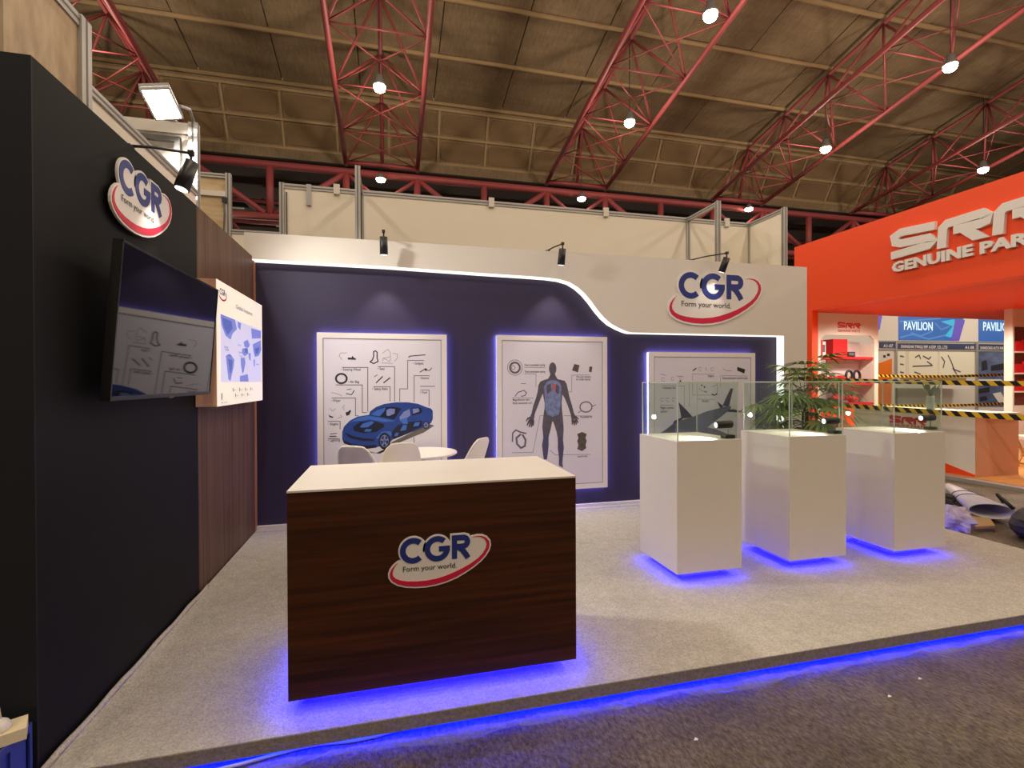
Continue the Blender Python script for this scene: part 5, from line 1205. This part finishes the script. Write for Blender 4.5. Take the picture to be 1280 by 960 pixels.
for P in ([(15.86,2.862),(16.51,2.872),(16.51,2.683),(15.86,2.675)], [(16.58,2.846),(20.13,2.869),(20.13,2.67),(16.58,2.657)], [(20.25,2.871),(22.37,2.871),(22.37,2.667),(20.25,2.672)]): quadpx(P, 0, .03, m_strip, 'name_strip')
for P in ([(15.73,2.926),(22.37,2.974),(22.37,2.93),(15.73,2.886)], [(15.73,2.647),(22.37,2.652),(22.37,2.608),(15.73,2.607)]): quadpx(P, 0, .035, m_alu, 'rail')
for P in ([(16.51,2.925),(16.58,2.927),(16.58,0.3868),(16.51,0.3882)], [(20.15,2.926),(20.25,2.927),(20.25,0.3096),(20.16,0.3116)]): quadpx(P, 0, .05, m_alu, 'post')
nt = MB()
for t, P in (('A1-07', [(16,2.703),(16.41,2.708)]), ('SHANGHAI YINGLI IMP. & EXP. CO., LTD', [(16.75,2.686),(18.82,2.711)]), ('A1-08', [(19.64,2.693),(20.06,2.698)]), ('SHANDONG AUTO PARTS', [(20.36,2.687),(21.61,2.687)])): put_text(nt, t, F13, P[0][0], P[0][1], P[1][0], .10, .032, bold=.02)
nt.build('name_text', m_letter, pv)
m_pb = mat('drawing_board', C(236, 230, 208), .6)
for P in ([(16.61,2.576),(16.96,2.58),(16.96,1.683),(16.61,1.684)], [(17.1,2.554),(18.38,2.567),(18.38,1.68),(17.1,1.683)], [(18.49,2.568),(20.09,2.585),(20.1,1.676),(18.49,1.68)]): quadpx(P, 0, .02, m_pb, 'drawing_panel')
dl = MB()
for P in ([(17.38,2.366),(17.56,2.449),(17.63,2.313)], [(17.73,2.423),(17.99,2.315),(18.09,2.399)], [(17.27,2.065),(18.17,2.095)], [(17.35,1.874),(17.63,1.792)], [(18.56,2.402),(18.71,2.236),(18.64,2.013)], [(18.86,2.46),(19.01,2.238),(19.15,1.959),(19.45,1.875)], [(19.08,2.015),(19.27,1.791)], [(16.72,2.415),(16.89,2.389)], [(16.72,2.144),(16.89,2.118)], [(16.72,1.873),(16.89,1.846)], [(17.91,2.232),(18.13,2.123)]): dl.stroke(P, .05, F13, .022, .022)
dl.build('line_drawing', m_grey_ink, pv)
m_ph = mat('photo_slate_blue', C(108, 122, 160), .5, var=.7, scale=(1.5, 1.5, 3), col2=C(50, 56, 90))
quadpx([(20.28,2.587),(21.85,2.603),(21.85,0.6251),(20.29,0.6507)], 0, .02, m_ph, 'photo_panel')
ph = MB()
for P in ([(20.44,2.246),(20.67,2.305),(20.75,1.961),(20.44,1.904)], [(20.9,2.105),(21.57,2.194),(21.57,1.963),(20.9,1.904)], [(20.29,1.277),(20.83,1.331),(20.83,1.158),(20.29,1.106)], [(20.36,0.9916),(20.67,1.017),(20.75,0.8725),(20.37,0.8206)]): ph.flat(P, F13, .022, 0)
for P in ([(20.29,1.619),(21.38,1.616),(21.69,1.441),(20.29,1.391)], [(20.98,1.099),(21.38,1.153),(21.69,0.7439),(21.3,0.7498)]): ph.flat(P, F13, .022, 1)
ph.build('photo_picture', [m_dark_ink, m_letter], pv)
MB().prism([(16.27,1.472),(19.18,1.429),(19.18,1.293),(16.27,1.342)], FY(12.5), -.3, 0).build('shelf', m_letter, pv)
MB().prism([(16.37,1.681),(19.14,1.675),(19.14,1.457),(16.37,1.472)], FY(12.6), -.1, 0).build('shelf_goods', mat('brown_goods', C(150, 128, 84), .6), pv)
fg = thing('orange_banner', 'orange and white roll-up banner just right of the kiosk', 'banner', (15.5, 11.8, 0))
F12 = FY(11.8)
MB().prism([(14.3,2.455),(14.95,2.486),(14.95,0.5026),(14.31,0.5162)], F12, -.02, 0).build('banner_cloth', m_letter, fg)
MB().prism([(14.3,2.092),(14.89,2.266),(14.86,0.5046),(14.31,0.5162)], F12, .001, .004).build('orange_print', mat('bright_orange', C(250, 132, 20), .55), fg)
MB().prism([(14.55,2.36),(14.64,2.361),(14.64,2.288),(14.55,2.288)], F12, .001, .005).prism([(14.7,2.411),(14.8,2.411),(14.8,2.338),(14.7,2.337)], F12, .001, .005).build('dark_spots', m_dark_ink, fg)
bx_ = [(14.31,0.5162),(14.95,0.5026)]
MB().box(bx_[0][0], bx_[1][0], 11.75, 11.95, 0, .08).box(bx_[0][0] + .3, bx_[0][0] + .34, 11.83, 11.87, .08, 2.2).build('banner_base', m_alu, fg)
# unseen fill lights added to brighten the neighbouring stands
for p in ((11.2, 5.5, 3.1), (11.8, 7.2, 3.1), (9.9, 7.6, 3.1)): spot_light('stand_fill_light', p, (p[0], p[1] + .4, 0), 240, (1.0, .90, .76), 150, .6, .08)
for p, w in (((19.5, 10.0, 4.2), 110), ((24.5, 10.0, 4.2), 90)): point_light('stand_fill_light', p, w, (1.0, .90, .76), .12)
